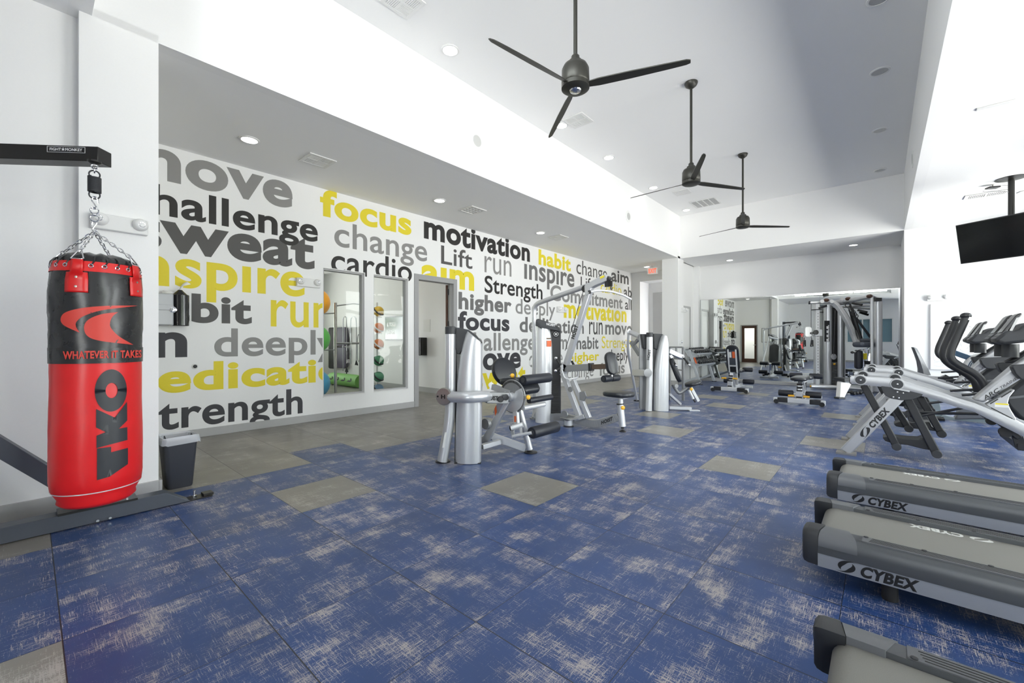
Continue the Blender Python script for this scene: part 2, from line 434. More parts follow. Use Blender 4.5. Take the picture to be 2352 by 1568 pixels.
# floor: one mesh, each tile a face that is blue or grey
fb = B(); S = .585; fx0, fy0 = -4.23, .09
GREY = {(3, 4), (1, 2), (5, 7), (0, -1), (3, -1), (0, -4), (5, -5)}
for px, py in ((1530, 990), (1655, 932), (1640, 912), (1745, 905), (1898, 1015), (1925, 957), (1505, 952)):
    q = PZ(px, py); GREY.add((math.floor((q.x - fx0) / S), math.floor((q.y - fy0) / S)))
fi = {}
def fv(x, y):
    k = (round(x, 4), round(y, 4))
    if k not in fi: fi[k] = fb.bm.verts.new((x, y, 0))
    return fi[k]
for i in range(-4, 14):
    for j in range(-8, 26):
        x0, y0 = fx0 + i * S, fy0 + j * S
        xa, xb, ya, yb = max(x0, XW - .13), min(x0 + S, XE), max(y0, YR), min(y0 + S, 14.9)
        if xb - xa < .01 or yb - ya < .01: continue
        f = fb.bm.faces.new((fv(xa, ya), fv(xb, ya), fv(xb, yb), fv(xa, yb)))
        blue = i >= 0 or (i == -1 and j in (3, 8, 9, 13, 16, 17, 21))
        f.material_index = 0 if blue and (i, j) not in GREY else 1
struct(fb.done('floor', ['floor_blue', 'floor_grey'], flat=True))
wall('floor_slab', (XW - .13, YR - .1, -.1), (XE + .1, 15, -.01), 'grey_trim')

WL = holed('wall_left', 'x', XW - TH, .42, 13.80, 0, HL, [WIN1, WIN2, DOOR], TH)
# alcove: near end wall with its door, far end wall with a passage
AD = (-6.12, -5.25, 0, 2.15)
holed('wall_alcove_end', 'y', .37, XW - .13, XS - .08, 0, HL, [AD], .13)
PO = (-6.16, -4.80, 0, 3.23)
holed('wall_alcove_far', 'y', 13.66, XW, -4.6, 0, HL, [PO], .12)
wall('wall_passage_left', (-6.28, 13.78, 0), (-6.16, 14.9, 3.3)); wall('wall_passage_back', (-6.28, 14.40, 0), (-4.5, 14.55, 3.3))
wall('ceiling_passage', (-6.28, 13.7, 3.24), (-4.4, 14.9, 3.34), 'ceiling_paint')
# near pier, left wall beyond it
wall('wall_column_near', (-4.55, .235, 0), (XS, .672, HL + .06))
wall('wall_left_near', (-4.55, YR, 0), (XS - .115, .24, HL + .02))
# far pier and the recess with the far door
fp = B(); fp.box((-4.72, 11.94, 0), (XS, 12.38, HL + .05)); fp.box((-4.72, 12.38, 0), (-4.42, 13.70, HL + .05)); fp.box((-4.72, 13.70, 0), (XS, YM + .1, HL + .05))
struct(fp.done('wall_column_far', 'white_paint', flat=True))
wall('wall_soffit', (XS - .12, .30, HL), (XS, YB, HM + .1))
wall('wall_bulkhead_back', (XS - .12, YB, HL), (XE + .1, YB + .12, HM + .1))
CW = (-3.55, .25, 3.60, 4.70)      # clerestory over the near ceiling, added out of view to brighten the high ceiling
holed('wall_bulkhead_near', 'y', .18, XS - .12, XR + .12, HL, HM + .1, [CW], .12)
_p = struct(B().box((CW[0], .20, CW[2]), (CW[1], .206, CW[3])).done('window_10', 'glass', flat=True)); _q = B()
for x in (CW[0], -2.3, -1.05, CW[1]): _q.box((x - .025, .185, CW[2]), (x + .025, .225, CW[3]))
for z in (CW[2], CW[3]): _q.box((CW[0], .187, z - .025), (CW[1], .223, z + .025))
_q.done('window_frame', 'sill_white', _p)
wall('wall_beam_right', (XR, .18, HL), (XR + .12, YB, HM + .1))
wall('ceiling_main', (XS - .12, .18, HM), (XR + .12, YB + .12, HM + .12), 'ceiling_paint')
wall('ceiling_alcove', (XW - .13, .37, HL), (XS - .12, 13.85, HL + .12), 'ceiling_paint')
wall('ceiling_near', (-4.55, YR - .1, HL), (XE + .1, .18, HL + .12), 'ceiling_paint')
wall('ceiling_right', (XR + .12, .18, HL), (XE + .1, YB, HL + .12), 'ceiling_paint')
wall('ceiling_back', (-4.8, YB + .12, HL), (XR + .3, YM + .15, HL + .12), 'ceiling_paint')
wall('wall_back', (-4.8, YM + .02, 0), (XR + .3, YM + .15, HL + .1))
wall('wall_right_return', (XR, YB + .12, 0), (XR + .15, YM + .1, HL + .1))
wall('wall_art', (XR, YB, 0), (XE + .1, YB + .12, HL + .1))
holed('wall_right', 'x', XE, YR - .1, YB + .1, 0, HL + .1, [(a, b, .2, 3.3) for a, b in WINS], .12)
OW = (-1.5, .5, 1.15, 2.5)
holed('wall_rear', 'y', YR - .12, -4.6, XE + .1, 0, HL + .1, [(.95, 2.55, .3, 3.2), OW], .12)
# studio behind the lettered wall
YF = 6.2
wall('floor_studio', (-14.3, .5, -.02), (XW - TH, YF + .1, 0.0), 'floor_grey')
wall('ceiling_studio', (-14.3, .5, 3.3), (XW - TH, YF + .1, 3.4), 'ceiling_paint')
wall('wall_studio_far', (-14.3, YF, 0), (XW - TH, YF + .12, 3.3)); wall('wall_studio_near', (-14.3, .4, 0), (XW - TH, .5, 3.3))
holed('wall_studio_left', 'x', -14.32, .4, YF + .1, 0, 3.3, [(1.4, 5.2, .9, 2.6)], .12)

# window panes and frames
for n, (a, b) in enumerate(WINS):
    q = B().box((XE + .05, a, .2), (XE + .056, b, 3.3)); p = struct(q.done('window_%d' % (n + 3), 'glass', flat=True))
    q = B()
    for y in (a, (a + b) / 2, b): q.box((XE + .03, y - .035, .2), (XE + .09, y + .035, 3.3))
    for z in (.2, 2.4, 3.3): q.box((XE + .032, a, z - .03), (XE + .088, b, z + .03))
    q.done('window_frame', 'sill_white', p)
q = B().box((.95, YR - .07, .3), (2.55, YR - .064, 3.2)); p = struct(q.done('window_7', 'glass', flat=True))
q = B()
for x in (.95, 1.75, 2.55): q.box((x - .035, YR - .1, .3), (x + .035, YR - .04, 3.2))
for z in (.3, 3.2): q.box((.95, YR - .098, z - .03), (2.55, YR - .042, z + .03))
q.done('window_frame', 'sill_white', p)
q = B().box((-14.27, 1.4, .9), (-14.264, 5.2, 2.6)); p = struct(q.done('window_8', 'glass', flat=True))
q = B()
for y in (1.4, 2.7, 4.0, 5.2): q.box((-14.3, y - .04, .9), (-14.23, y + .04, 2.6))
q.done('window_frame', 'sill_white', p)
# inner office window behind the camera (seen only in the mirror)
q = B().box((OW[0], YR - .09, OW[2]), (OW[1], YR - .08, OW[3])); p = struct(q.done('window_9', 'teal_paint', flat=True))
q = B()
for x in (OW[0], -.8, -.45, OW[1]): q.box((x - .03, YR - .08, OW[2]), (x + .03, YR + .01, OW[3]))
for z in (OW[2], OW[3]): q.box((OW[0], YR - .08, z - .03), (OW[1], YR + .015, z + .03))
q.done('window_frame', 'sill_white', p)
# the two studio windows in the lettered wall
for n, Wn in enumerate((WIN1, WIN2)):
    a, b, z0, z1 = Wn
    p = struct(B().box((XW - .075, a + .02, z0 + .02), (XW - .069, b - .02, z1 - .02)).done('window_%d' % (n + 1), 'glass', flat=True))
    q = B()
    for y0, y1 in ((a, a + .025), (b - .025, b)): q.box((XW - TH, y0, z0), (XW - .035, y1, z1))
    for w0, w1 in ((z0, z0 + .025), (z1 - .025, z1)): q.box((XW - TH, a + .025, w0), (XW - .035, b - .025, w1))
    q.done('window_frame', 'grey_trim', p)
    B().box((XW - .035, a - .005, z0 - .012), (XW + .012, b + .005, z0 + .004)).done('window_sill', 'sill_white', p)
# studio doorway: grey metal frame, brown leaf folded back into the studio
a, b, z1 = DFR[0], DFR[1], DFR[3]; q = B()
for y0, y1 in ((a, DOOR[0] + .004), (DOOR[1] - .004, b)): q.box((XW - TH - .02, y0, 0), (XW + .022, y1, z1))
q.box((XW - TH - .02, DOOR[0] + .004, DOOR[3] - .004), (XW + .022, DOOR[1] - .004, z1)); q.box((XW - .09, DOOR[1] - .02, 0), (XW - .05, DOOR[1], DOOR[3])); q.box((XW - .09, DOOR[0], 0), (XW - .05, DOOR[0] + .02, DOOR[3]))
dfm = struct(q.done('door_1', 'frame_grey', bevel=.003))
_d = V((-.55, .835, 0)).normalized(); _h = V((XW - TH - .045, DOOR[1] - .022, DOOR[3] / 2)); q = B().obb(_h + _d * .46, _d * .46, V((_d.y, -_d.x, 0)) * .022, V((0, 0, DOOR[3] / 2 - .01))); q.done('door_leaf', 'wood_dark', dfm, bevel=.002)
q = B()
for z in (.35, 1.55, 2.2): q.cyl((XW - TH - .02, DOOR[1] - .012, z - .06), (XW - TH - .02, DOOR[1] - .012, z + .06), .011, seg=10); q.box((XW - TH - .06, DOOR[1] - .008, z - .06), (XW - TH, DOOR[1] + .002, z + .06))
q.done('door_hinge', 'black_metal', dfm)
# near alcove door: brown with a glass light, seen in the mirror
q = B()
for x0, x1 in ((AD[0], AD[0] + .05), (AD[1] - .05, AD[1])): q.box((x0, .36, 0), (x1, .525, AD[3]))
q.box((AD[0] + .05, .36, AD[3] - .05), (AD[1] - .05, .525, AD[3])); d2 = struct(q.done('door_2', 'frame_grey'))
q = B(); xa, xb = AD[0] + .05, AD[1] - .05
for x0, x1 in ((xa, xa + .13), (xb - .13, xb)): q.box((x0, .42, .01), (x1, .465, 2.1))
q.box((xa + .13, .42, .01), (xb - .13, .465, .22)); q.box((xa + .13, .42, 1.96), (xb - .13, .465, 2.1)); q.done('door_leaf', 'wood_dark', d2)
B().box((xa + .12, .44, .2), (xb - .12, .446, 1.97)).done('door_glass', 'glass', d2, flat=True)
B().cyl((xb - .06, .465, 1.0), (xb - .06, .52, 1.0), .02).cyl((xb - .06, .515, 1.0), (xb - .19, .515, 1.0), .012).done('door_handle', 'chrome', d2)
wall('wall_lobby', (-6.6, -1.6, 0), (-4.6, -1.5, 3.3)); wall('floor_lobby', (-6.7, -1.6, -.02), (-4.55, .37, 0), 'floor_grey'); wall('ceiling_lobby', (-6.7, -1.6, 3.2), (-4.5, .4, 3.3), 'ceiling_paint'); wall('wall_lobby_side', (-6.7, -1.6, 0), (-6.57, .42, 3.3))
# far recess door and passage door
q = B().box((-4.425, 12.60, 0), (-4.40, 13.28, 2.2)); d3 = struct(q.done('door_3', 'device_white', bevel=.004))
q = B()
for y0, y1 in ((12.54, 12.60), (13.28, 13.34)): q.box((-4.425, y0, 0), (-4.385, y1, 2.26))
q.box((-4.425, 12.60, 2.2), (-4.385, 13.28, 2.26)); q.done('door_frame', 'grey_trim', d3)
B().cyl((-4.40, 12.66, 1.0), (-4.35, 12.66, 1.0), .018).cyl((-4.355, 12.66, 1.0), (-4.355, 12.78, 1.0), .011).done('door_handle', 'chrome', d3)
d4 = struct(B().box((-6.0, 14.35, 0), (-5.3, 14.40, 2.9)).done('door_4', 'grey_trim', bevel=.004))
B().cyl((-5.42, 14.35, 1.0), (-5.42, 14.29, 1.0), .018).cyl((-5.42, 14.295, 1.0), (-5.54, 14.295, 1.0), .011).done('door_handle', 'chrome', d4)
# baseboards
BB, BT = .105, .014
q = B()
for y0, y1 in ((.5, DFR[0]), (DFR[1], 13.66)): q.box((XW, y0, 0), (XW + BT, y1, BB))
struct(q.done('baseboard_left', 'grey_trim', bevel=.003))
q = B().box((XS, .235, 0), (XS + .02, .672, .115)).box((-4.5, .672, 0), (XS + .02, .692, .1148)).box((XS - .115, YR, 0), (XS - .095, .235, .115))
struct(q.done('baseboard_near', 'grey_trim', bevel=.003))
q = B().box((-4.72, 11.925, 0), (XS + BT, 11.94, BB)).box((XS, 11.925, 0), (XS + BT, 12.38, BB)).box((XW, 13.645, 0), (PO[0], 13.66, BB)).box((XS, 13.70, 0), (XS + BT, 13.78, BB))
struct(q.done('baseboard_far', 'grey_trim', bevel=.003))
struct(B().box((XR, YB - .014, 0), (XE, YB, BB)).done('baseboard_right', 'grey_trim', bevel=.003))
struct(B().box((-14.2, YF - .014, 0), (XW - TH, YF, .12)).done('baseboard_studio', 'grey_trim'))
struct(B().box((-4.4, YR, 0), (XE, YR + .014, BB)).done('baseboard_rear', 'grey_trim'))
# kerb below the mirror
struct(B().box((XS, 13.68, 0), (XR, YM + .02, .075)).done('trim_1', 'grey_trim', bevel=.004))

# ------------------------------------------------------------------ mirrors on the far wall
ZT = 2.475; mx0, mx1 = PY(1609, 784, YM).x, PY(2064, 784, YM).x
cuts = [mx0, PY(1768, 784, YM).x, PY(1883, 784, YM).x, mx1]
for k, nm in enumerate(('left mirror panel, beside the dumbbell rack', 'middle mirror panel, between the upright bench and the tall column with holes', 'right mirror panel, behind the multi station with the black straps')):
    mr = solo(B().box((cuts[k] + .002, YM - .006, .075), (cuts[k + 1] - .002, YM + .02, ZT)).done('wall_mirror', 'mirror_glass', flat=True), nm, 'mirror', 'mirror panels on the far wall')
    q = B().box((cuts[k], YM - .014, ZT), (cuts[k + 1], YM + .02, ZT + .018))
    if k == 2: q.box((mx1 - .002, YM - .012, .075), (mx1 + .03, YM + .02, ZT + .018))
    q.done('mirror_frame', 'chrome', mr)

# ------------------------------------------------------------------ painted words on the left wall
def word(pre, ref, post, xl, xr, base, top, kind, m, bold, clips=()):
    off = bold
    bm = textbm(pre + ref + post, off, 8)
    mr = textbm(ref, off, 8); r0, r1, _, _ = bbox(mr); mr.free()
    if pre or post:
        mp = textbm(pre + ref, off, 8); p0, p1, _, _ = bbox(mp); mp.free()
    else: p0, p1 = r0, r1
    Y0, Y1 = pxY(xl), pxY(xr); sx = (Y1 - Y0) / (r1 - r0)
    zb, zt = pxZ(*base), pxZ(*top); mt = metric({'x': 'x', 'a': 'l', 'c': 'H'}[kind], off); mb = metric('x', off)[2]
    sz = (zt - zb) / (mt[3] - mb)
    for v in bm.verts: v.co = V((XW + .0012 + (v.co.z / off * .0013 if off else .0012), Y1 + (v.co.x - p1) * sx, zb + (v.co.y - mb) * sz))
    for (y0, y1, z0, z1) in list(clips) + [(-5, .5, -1, 5), (13.655, 20, -1, 5), (-5, 20, -1, .106), (-5, 20, HL, 6)]:
        for co, no in (((0, y0, 0), (0, 1, 0)), ((0, y1, 0), (0, 1, 0)), ((0, 0, z0), (0, 0, 1)), ((0, 0, z1), (0, 0, 1))):
            bmesh.ops.bisect_plane(bm, geom=bm.verts[:] + bm.edges[:] + bm.faces[:], plane_co=co, plane_no=no, dist=1e-5)
        kill = [f for f in bm.faces if y0 < f.calc_center_median().y < y1 and z0 < f.calc_center_median().z < z1]
        bmesh.ops.delete(bm, geom=kill, context='FACES')
    for f in bm.faces:
        f.normal_update()
        if f.normal.x < 0: f.normal_flip()
    q = B(); q.bm.free(); q.bm = bm
    me = bpy.data.meshes.new('painted_word'); bm.to_mesh(me); bm.free()
    o = bpy.data.objects.new('painted_word', me); COL.objects.link(o); me.materials.append(M[m]); o.parent = WL
    return o
g = .012
cw = [(WIN1[0] - g, WIN1[1] + g, WIN1[2] - .02, WIN1[3] + g), (WIN2[0] - g, WIN2[1] + g, WIN2[2] - .02, WIN2[3] + g)]
cd = [(DFR[0], DFR[1], -1, DFR[3])]
Yw, Bk, Ik, Ch, Gr, Mg = 'yellow_paint', 'black_paint', 'ink_paint', 'charcoal_paint', 'grey_paint', 'mid_grey_paint'
X_, L_, R_ = .036, .024, .012   # heavy, bold, light
word('m', 'ove', '', 425.6, 672, (558, 455), (517, 382), 'x', Gr, X_)
word('ch', 'allenge', '', 416, 730, (491.7, 515), (491.3, 450), 'a', Bk, L_)
word('s', 'weat', '', 366.5, 722.4, (401, 578.8), (366.5, 505), 'x', Ch, X_)
word('ın', 'spıre', '', 402, 700.6, (575, 672), (575, 613), 'x', Yw, L_)
word('ha', 'bit', '', 439.7, 578.3, (450.6, 740.6), (450.6, 674), 'a', Ch, X_)
word('', 'ru', 'n', 621.9, 709, (628, 749.5), (628, 689), 'x', Yw, R_, cw)
word('o', 'n', '', 350, 430, (417.8, 820), (417.8, 764), 'x', Ik, X_)
word('', 'deepl', 'y', 492, 724.9, (719.5, 814), (542, 754), 'a', Gr, .02, cw)
word('d', 'edicati', 'on', 362, 726, (534.6, 891.5), (501, 829), 'a', Yw, X_, cw)
word('S', 'trength', '', 361, 695, (413.5, 983), (634.7, 896), 'a', Ik, .02)
word('', 'focus', '', 735, 944.8, (751.6, 498), (751.6, 436), 'a', Yw, X_)
word('', 'change', '', 767.8, 981, (813.7, 572), (813.7, 515), 'a', Gr, R_)
word('', 'cardio', '', 760.6, 946, (847, 636), (892, 589), 'a', Bk, R_, cw)
word('', 'motivation', '', 973.5, 1217, (979, 548), (978, 509), 'x', Bk, X_)
word('', 'Lift', '', 1013, 1085, (1016.5, 605.6), (1016, 563.5), 'c', Ch, .010)
word('', 'aım', '', 967.7, 1089, (1085.8, 668), (1043, 619), 'x', Yw, X_, cd)
word('', 'run', '', 1112.7, 1174.5, (1114.6, 625), (1114.6, 588), 'x', Gr, 0.0)
word('', 'ınspıre', '', 1204, 1319, (1207, 640.3), (1207, 606), 'x', Mg, .022)
word('', 'habit', '', 1237, 1311, (1240, 607.8), (1240, 572.4), 'a', Yw, X_)
word('', 'change', '', 1324, 1394.3, (1339, 631), (1339, 599), 'a', Ch, 0.0)
word('', 'aim', '', 1404, 1444, (1442.7, 653.7), (1428, 631), 'x', Ch, L_)
word('', 'Strength', '', 1113, 1246, (1143.3, 674.8), (1123, 633.6), 'c', Bk, .015)
word('', 'Lift', '', 1333.7, 1363, (1336, 659), (1335, 635), 'c', Bk, 0.0)
word('', 'Commitment', '', 1264, 1430, (1311.7, 695), (1275, 655), 'c', Gr, L_)
word('', 'cardio', '', 1379.6, 1427, (1422.6, 678), (1420, 653), 'a', Yw, 0.0)
word('', 'ab', '', 1432.6, 1451, (1446.6, 683.7), (1446.6, 659), 'a', Ch, L_)
word('', 'all', '', 1435.6, 1450, (1449.4, 712), (1449.4, 688.5), 'a', Bk, .01)
word('', 'higher', '', 1053, 1174.9, (1056, 709.6), (1057, 670), 'a', Mg, X_)
word('', 'deeply', '', 1184, 1275, (1257.5, 725.3), (1198.8, 686.6), 'a', Gr, .01)
word('', 'motıvatıon', '', 1295, 1439, (1298, 729.7), (1298, 699), 'x', Yw, X_)
word('', 'focus', '', 1051.6, 1170, (1142, 760), (1064, 714.6), 'a', Ik, X_)
word('', 'dedication', '', 1193.4, 1341, (1209, 763), (1209, 727.7), 'a', Mg, L_)
word('', 'run', '', 1353, 1384, (1355, 767.4), (1355, 739), 'x', Bk, 0.0)
word('', 'move', '', 1390, 1451, (1393.6, 768), (1393.6, 745.5), 'x', Mg, L_)
word('ch', 'allen', 'ge', 1111, 1192.5, (1138.6, 805), (1138.6, 764), 'a', Gr, .02)
word('', 'aim', '', 1262, 1303, (1302, 801.6), (1302, 779), 'x', Gr, .02)
word('', 'habit', '', 1324, 1374.5, (1369, 801), (1349.6, 772.6), 'a', Mg, L_)
word('', 'Strength', '', 1382, 1449, (1418, 798.4), (1387, 772.6), 'c', Yw, 0.0)
word('m', 'ove', '', 1108.8, 1196, (1184, 845), (1144.8, 811), 'x', Ik, X_)
word('', 'change', '', 1215, 1292, (1230, 842), (1230, 803), 'a', Gr, 0.0)
word('h', 'igher', '', 1319.7, 1376, (1321.6, 830.6), (1344, 808), 'a', Yw, L_)
word('', 'deeply', '', 1398, 1443, (1434.8, 826.9), (1435.7, 801.6), 'a', Bk, .01)
word('s', 'weat', '', 1107.7, 1207.4, (1117.6, 893), (1111, 857), 'x', Yw, X_)
word('', 'change', '', 1302, 1362.7, (1320.6, 868), (1339, 838), 'a', Gr, 0.0)
word('', 'focus', '', 1376, 1434.8, (1429, 856.8), (1380, 834), 'a', Gr, .02)

# ------------------------------------------------------------------ ceiling fixtures
def downlight(c, r, on, label, group, pw=3, cone=100):
    t = thing('recessed_light', label, 'light', (c.x, c.y, c.z - .012), group)
    q = B().lathe([(r * 1.28, .012), (r * 1.28, .004), (r * 1.2, 0), (r * 1.02, -.001), (r, .004), (r, .011)], (c.x, c.y, c.z - .012), seg=28); q.done('trim_ring', 'device_white', t)
    B().lathe([(0, .003), (r, .003)], (c.x, c.y, c.z - .012), seg=24).done('lens', 'light_on' if on else 'lens_grey', t)
    if on: spot_light('downlight_beam', (c.x, c.y, c.z - .03), pw, cone, 1.0)
    return t
def zl(z): return z - .0005
G1 = 'lit recessed lights of the high ceiling'
for k, (x, y, s) in enumerate(((1034, 115, 'nearest the camera'), (1291, 287, 'next to a square air vent'), (1399, 361, 'third from the camera'), (1499, 431, 'fourth from the camera'), (1576, 482, 'in the far corner by the bulkhead'))):
    q = PZ(x, y, HM); downlight(V((-3.93, q.y, HM)), .085, True, 'lit recessed light along the left soffit, ' + s, G1)
for (x, y, s) in ((2010, 0, 'cut by the top of the photo'), (2022, 163, 'nearest whole one'), (2020, 299, 'third from the camera'), (2022, 390, 'last, by the far bulkhead')):
    q = PZ(x, y, HM); downlight(V((-.01, q.y, HM)), .085, False, 'unlit recessed light in the high ceiling, ' + s, 'unlit recessed lights of the high ceiling')
for (x, y, s) in ((573, 320, 'above the word move'), (1009, 460, 'above the word motivation'), (1241, 534, 'above the word change'), (1487, 612, 'beside the red exit sign')):
    q = PZ(x, y, HL); downlight(V((-5.51, q.y, HL)), .082, True, 'lit recessed light in the alcove ceiling, ' + s, 'lit recessed lights of the alcove ceiling', 18, 90)
for (x, y, s) in ((1676, 597, 'above the left mirror panel'), (1960, 562, 'above the right mirror panel')):
    q = PZ(x, y, HL); downlight(V((q.x, q.y, HL)), .08, True, 'lit recessed light in the low ceiling ' + s, 'lit recessed lights by the mirrors', 40, 110)
q = PZ(2345, 441, HL); downlight(V((1.72, q.y, HL)), .085, True, 'lit recessed light right of the television pole', 'lit recessed lights by the mirrors')
def vent(c, w, l, rot, label, style, group='air vents'):
    """ceiling register, w along local x, l along local y"""
    t = thing('air_vent', label, 'vent', c, group); t.rotation_euler = (0, 0, rot)
    z = -.002; h = .012; W, L = w / 2, l / 2; e = .035
    def P(q, name, m):
        o = q.done(name, m, None, flat=True); o.parent = t; return o
    q = B()
    for a, b in (((-W, -L), (W, -L + e)), ((-W, L - e), (W, L)), ((-W, -L + e), (-W + e, L - e)), ((W - e, -L + e), (W, L - e))): q.box((a[0], a[1], z - h), (b[0], b[1], z))
    P(q, 'vent_frame', 'device_white')
    P(B().box((-W + e, -L + e, z - .002), (W - e, L - e, z)), 'backing', 'vent_dark' if style != 'grid' else 'lens_grey')
    q = B()
    if style == 'four':
        for sx in (-1, 1):
            for sy in (-1, 1):
                x0, y0 = (0, 0); 
                for k in range(7):
                    if sx * sy > 0:
                        yy = sy * (.012 + k * (L - e) / 7); q.box((min(0, sx * (W - e)) , yy - .008 , z - .010), (max(0, sx * (W - e)), yy + .008, z - .004))
                    else:
                        xx = sx * (.012 + k * (W - e) / 7); q.box((xx - .008, min(0, sy * (L - e)), z - .010), (xx + .008, max(0, sy * (L - e)), z - .004))
        q.box((-W + e, -.01, z - .0112), (W - e, .01, z - .001)); q.box((-.01, -L + e, z - .0118), (.01, L - e, z - .001))
    elif style == 'bank':
        for k in range(1, 4): q.box((-W + e + k * (w - 2 * e) / 4 - .01, -L + e, z - .011), (-W + e + k * (w - 2 * e) / 4 + .01, L - e, z))
        for k in range(22): y = -L + e + (k + .5) * (l - 2 * e) / 22; q.box((-W + e, y - .0035, z - .008), (W - e, y + .0035, z - .004))
    elif style == 'grid':
        for k in range(1, 4): q.box((-W + e + k * (w - 2 * e) / 4 - .003, -L + e, z - .007), (-W + e + k * (w - 2 * e) / 4 + .003, L - e, z - .002))
        for k in range(1, 4): q.box((-W + e, -L + e + k * (l - 2 * e) / 4 - .003, z - .007), (W - e, -L + e + k * (l - 2 * e) / 4 + .003, z - .002))
    elif style == 'slot':
        q.box((-.012, -L + e, z - .011), (.012, L - e, z))
        for k in range(20): x = -W + e + (k + .5) * (w - 2 * e) / 20; q.box((x - .006, -L + e, z - .009), (x + .006, L - e, z - .003))
    P(q, 'louvers', 'device_white'); return t
for x, y, z, w_, l_, r_, s, st in ((925, 3, HM, .34, .34, 0, 'square louvered air vent in the high ceiling, cut by the top of the photo', 'four'), (1328, 276, HM, .36, .36, 0, 'square louvered air vent in the high ceiling beside a lit recessed light', 'four'),
        (1567, 441, HM, .36, .36, 0, 'square louvered air vent in the high ceiling beyond the second fan', 'four'), (1620, 465, HM, .62, .62, 0, 'wide dark four panel return grille in the far end of the high ceiling', 'bank'),
        (730, 368, HL, .34, .34, 0, 'square louvered air vent in the alcove ceiling above the word focus', 'four'), (1085, 482, HL, .36, .36, 0, 'square closed grid panel in the alcove ceiling above the word motivation', 'grid'),
        (1282, 544, HL, .34, .34, 0, 'square louvered air vent in the alcove ceiling above the word habit', 'four'), (2265, 446, HL, .48, .26, 0, 'long louvered air vent in the right ceiling left of the television pole', 'slot')):
    q = PZ(x, y, z); vent(q, w_, l_, r_, s, st)
q = PZ(2287, 240, HL); solo(B().box((q.x - .13, q.y - .03, HL - .012), (q.x + .13, q.y + .03, HL - .0005)).done('ceiling_panel', 'device_white', bevel=.004), 'thin white flush rectangular sensor panel in the right ceiling', 'sensor')
for (x, y, X, s, sd) in ((1095, 324, XS, 'round grey flush speaker on the left soffit, nearer one', 1), (1443, 497, XS, 'round grey flush speaker on the left soffit, farther one', 1), (2097, 365, XR, 'round flush speaker seen edge on high on the right beam', -1)):
    p = PX(x, y, X); t = thing('wall_speaker', s, 'speaker', p, 'flush wall speakers')
    B().lathe([(.135, 0), (.135, .006), (.128, .010), (.12, .010)], p, (sd, 0, 0), 32).done('speaker_rim', 'device_white', t)
    B().lathe([(.121, .008), (.07, .0105), (0, .0115)], p, (sd, 0, 0), 32).done('speaker_grille', 'lens_grey', t)

# ------------------------------------------------------------------ ceiling fans at rest
def fan(c, zt, zb, label, phase, hub=True):
    t = thing('ceiling_fan', label, 'fan', (c[0], c[1], zt), 'long rod ceiling fans')
    x, y = c; Z = (0, 0, 1)
    B().lathe([(.085, 0), (.085, -.012), (.07, -.045), (.03, -.075), (.02, -.08)], (x, y, zt - .001), Z, 24).done('canopy', 'fan_metal', t)
    B().cyl((x, y, zt - .07), (x, y, zb + .24), .017, seg=14).done('downrod', 'fan_metal', t)
    B().lathe([(.02, .30), (.034, .285), (.036, .255), (.055, .245), (.058, .225), (.098, .205), (.115, .17), (.118, .06), (.112, .05)], (x, y, zb), Z, 28).done('motor_housing', 'fan_metal', t)
    B().lathe([(.10, .05), (.118, .045), (.118, .012), (.10, 0), (.05, -.004), (0, -.004)], (x, y, zb), Z, 28).done('hub_plate', 'fan_metal', t)
    if hub: B().lathe([(.05, -.004), (.045, -.012), (.028, -.016), (.012, -.022), (0, -.022)], (x, y, zb), Z, 20).done('light_kit', 'chrome', t)
    for k in range(3):
        a = phase + k * 2 * PI / 3; d = V((math.cos(a), math.sin(a), 0)); n = V((-math.sin(a), math.cos(a), 0)); o = V((x, y, zb + .03))
        q = B(); top = []; bot = []
        for r, w0, w1, tw in ((.10, -.02, .02, .010), (.2, -.03, .03, .012), (.45, -.032, .032, .010), (.75, -.026, .026, .007), (.87, -.022, .020, .006), (.90, -.01, .01, .005)):
            top.append([o + d * r + n * w0 + V((0, 0, tw + .004)), o + d * r + n * w1 + V((0, 0, -tw + .004))]); bot.append([p - V((0, 0, .008)) for p in top[-1]])
        vt = [[q.bm.verts.new(p) for p in r] for r in top]; vb = [[q.bm.verts.new(p) for p in r] for r in bot]
        for i in range(len(vt) - 1):
            q.bm.faces.new((vt[i][0], vt[i + 1][0], vt[i + 1][1], vt[i][1])); q.bm.faces.new((vb[i][0], vb[i][1], vb[i + 1][1], vb[i + 1][0]))
            q.bm.faces.new((vt[i][0], vb[i][0], vb[i + 1][0], vt[i + 1][0])); q.bm.faces.new((vt[i][1], vt[i + 1][1], vb[i + 1][1], vb[i][1]))
        q.bm.faces.new((vt[0][0], vt[0][1], vb[0][1], vb[0][0])); q.bm.faces.new((vt[-1][0], vb[-1][0], vb[-1][1], vt[-1][1]))
        q.done('blade', 'fan_metal', t)
    return t
fan((-1.95, 3.05), HM, 3.33, 'dark ceiling fan on a long rod, nearest of the three, its hub lamp showing', .35)
fan((-1.95, 5.95), HM, 3.34, 'dark ceiling fan on a long rod, second from the camera', 1.0, False)
fan((-1.96, 8.86), HM, 3.34, 'dark ceiling fan on a long rod, farthest, hanging in front of the bulkhead', .75, False)

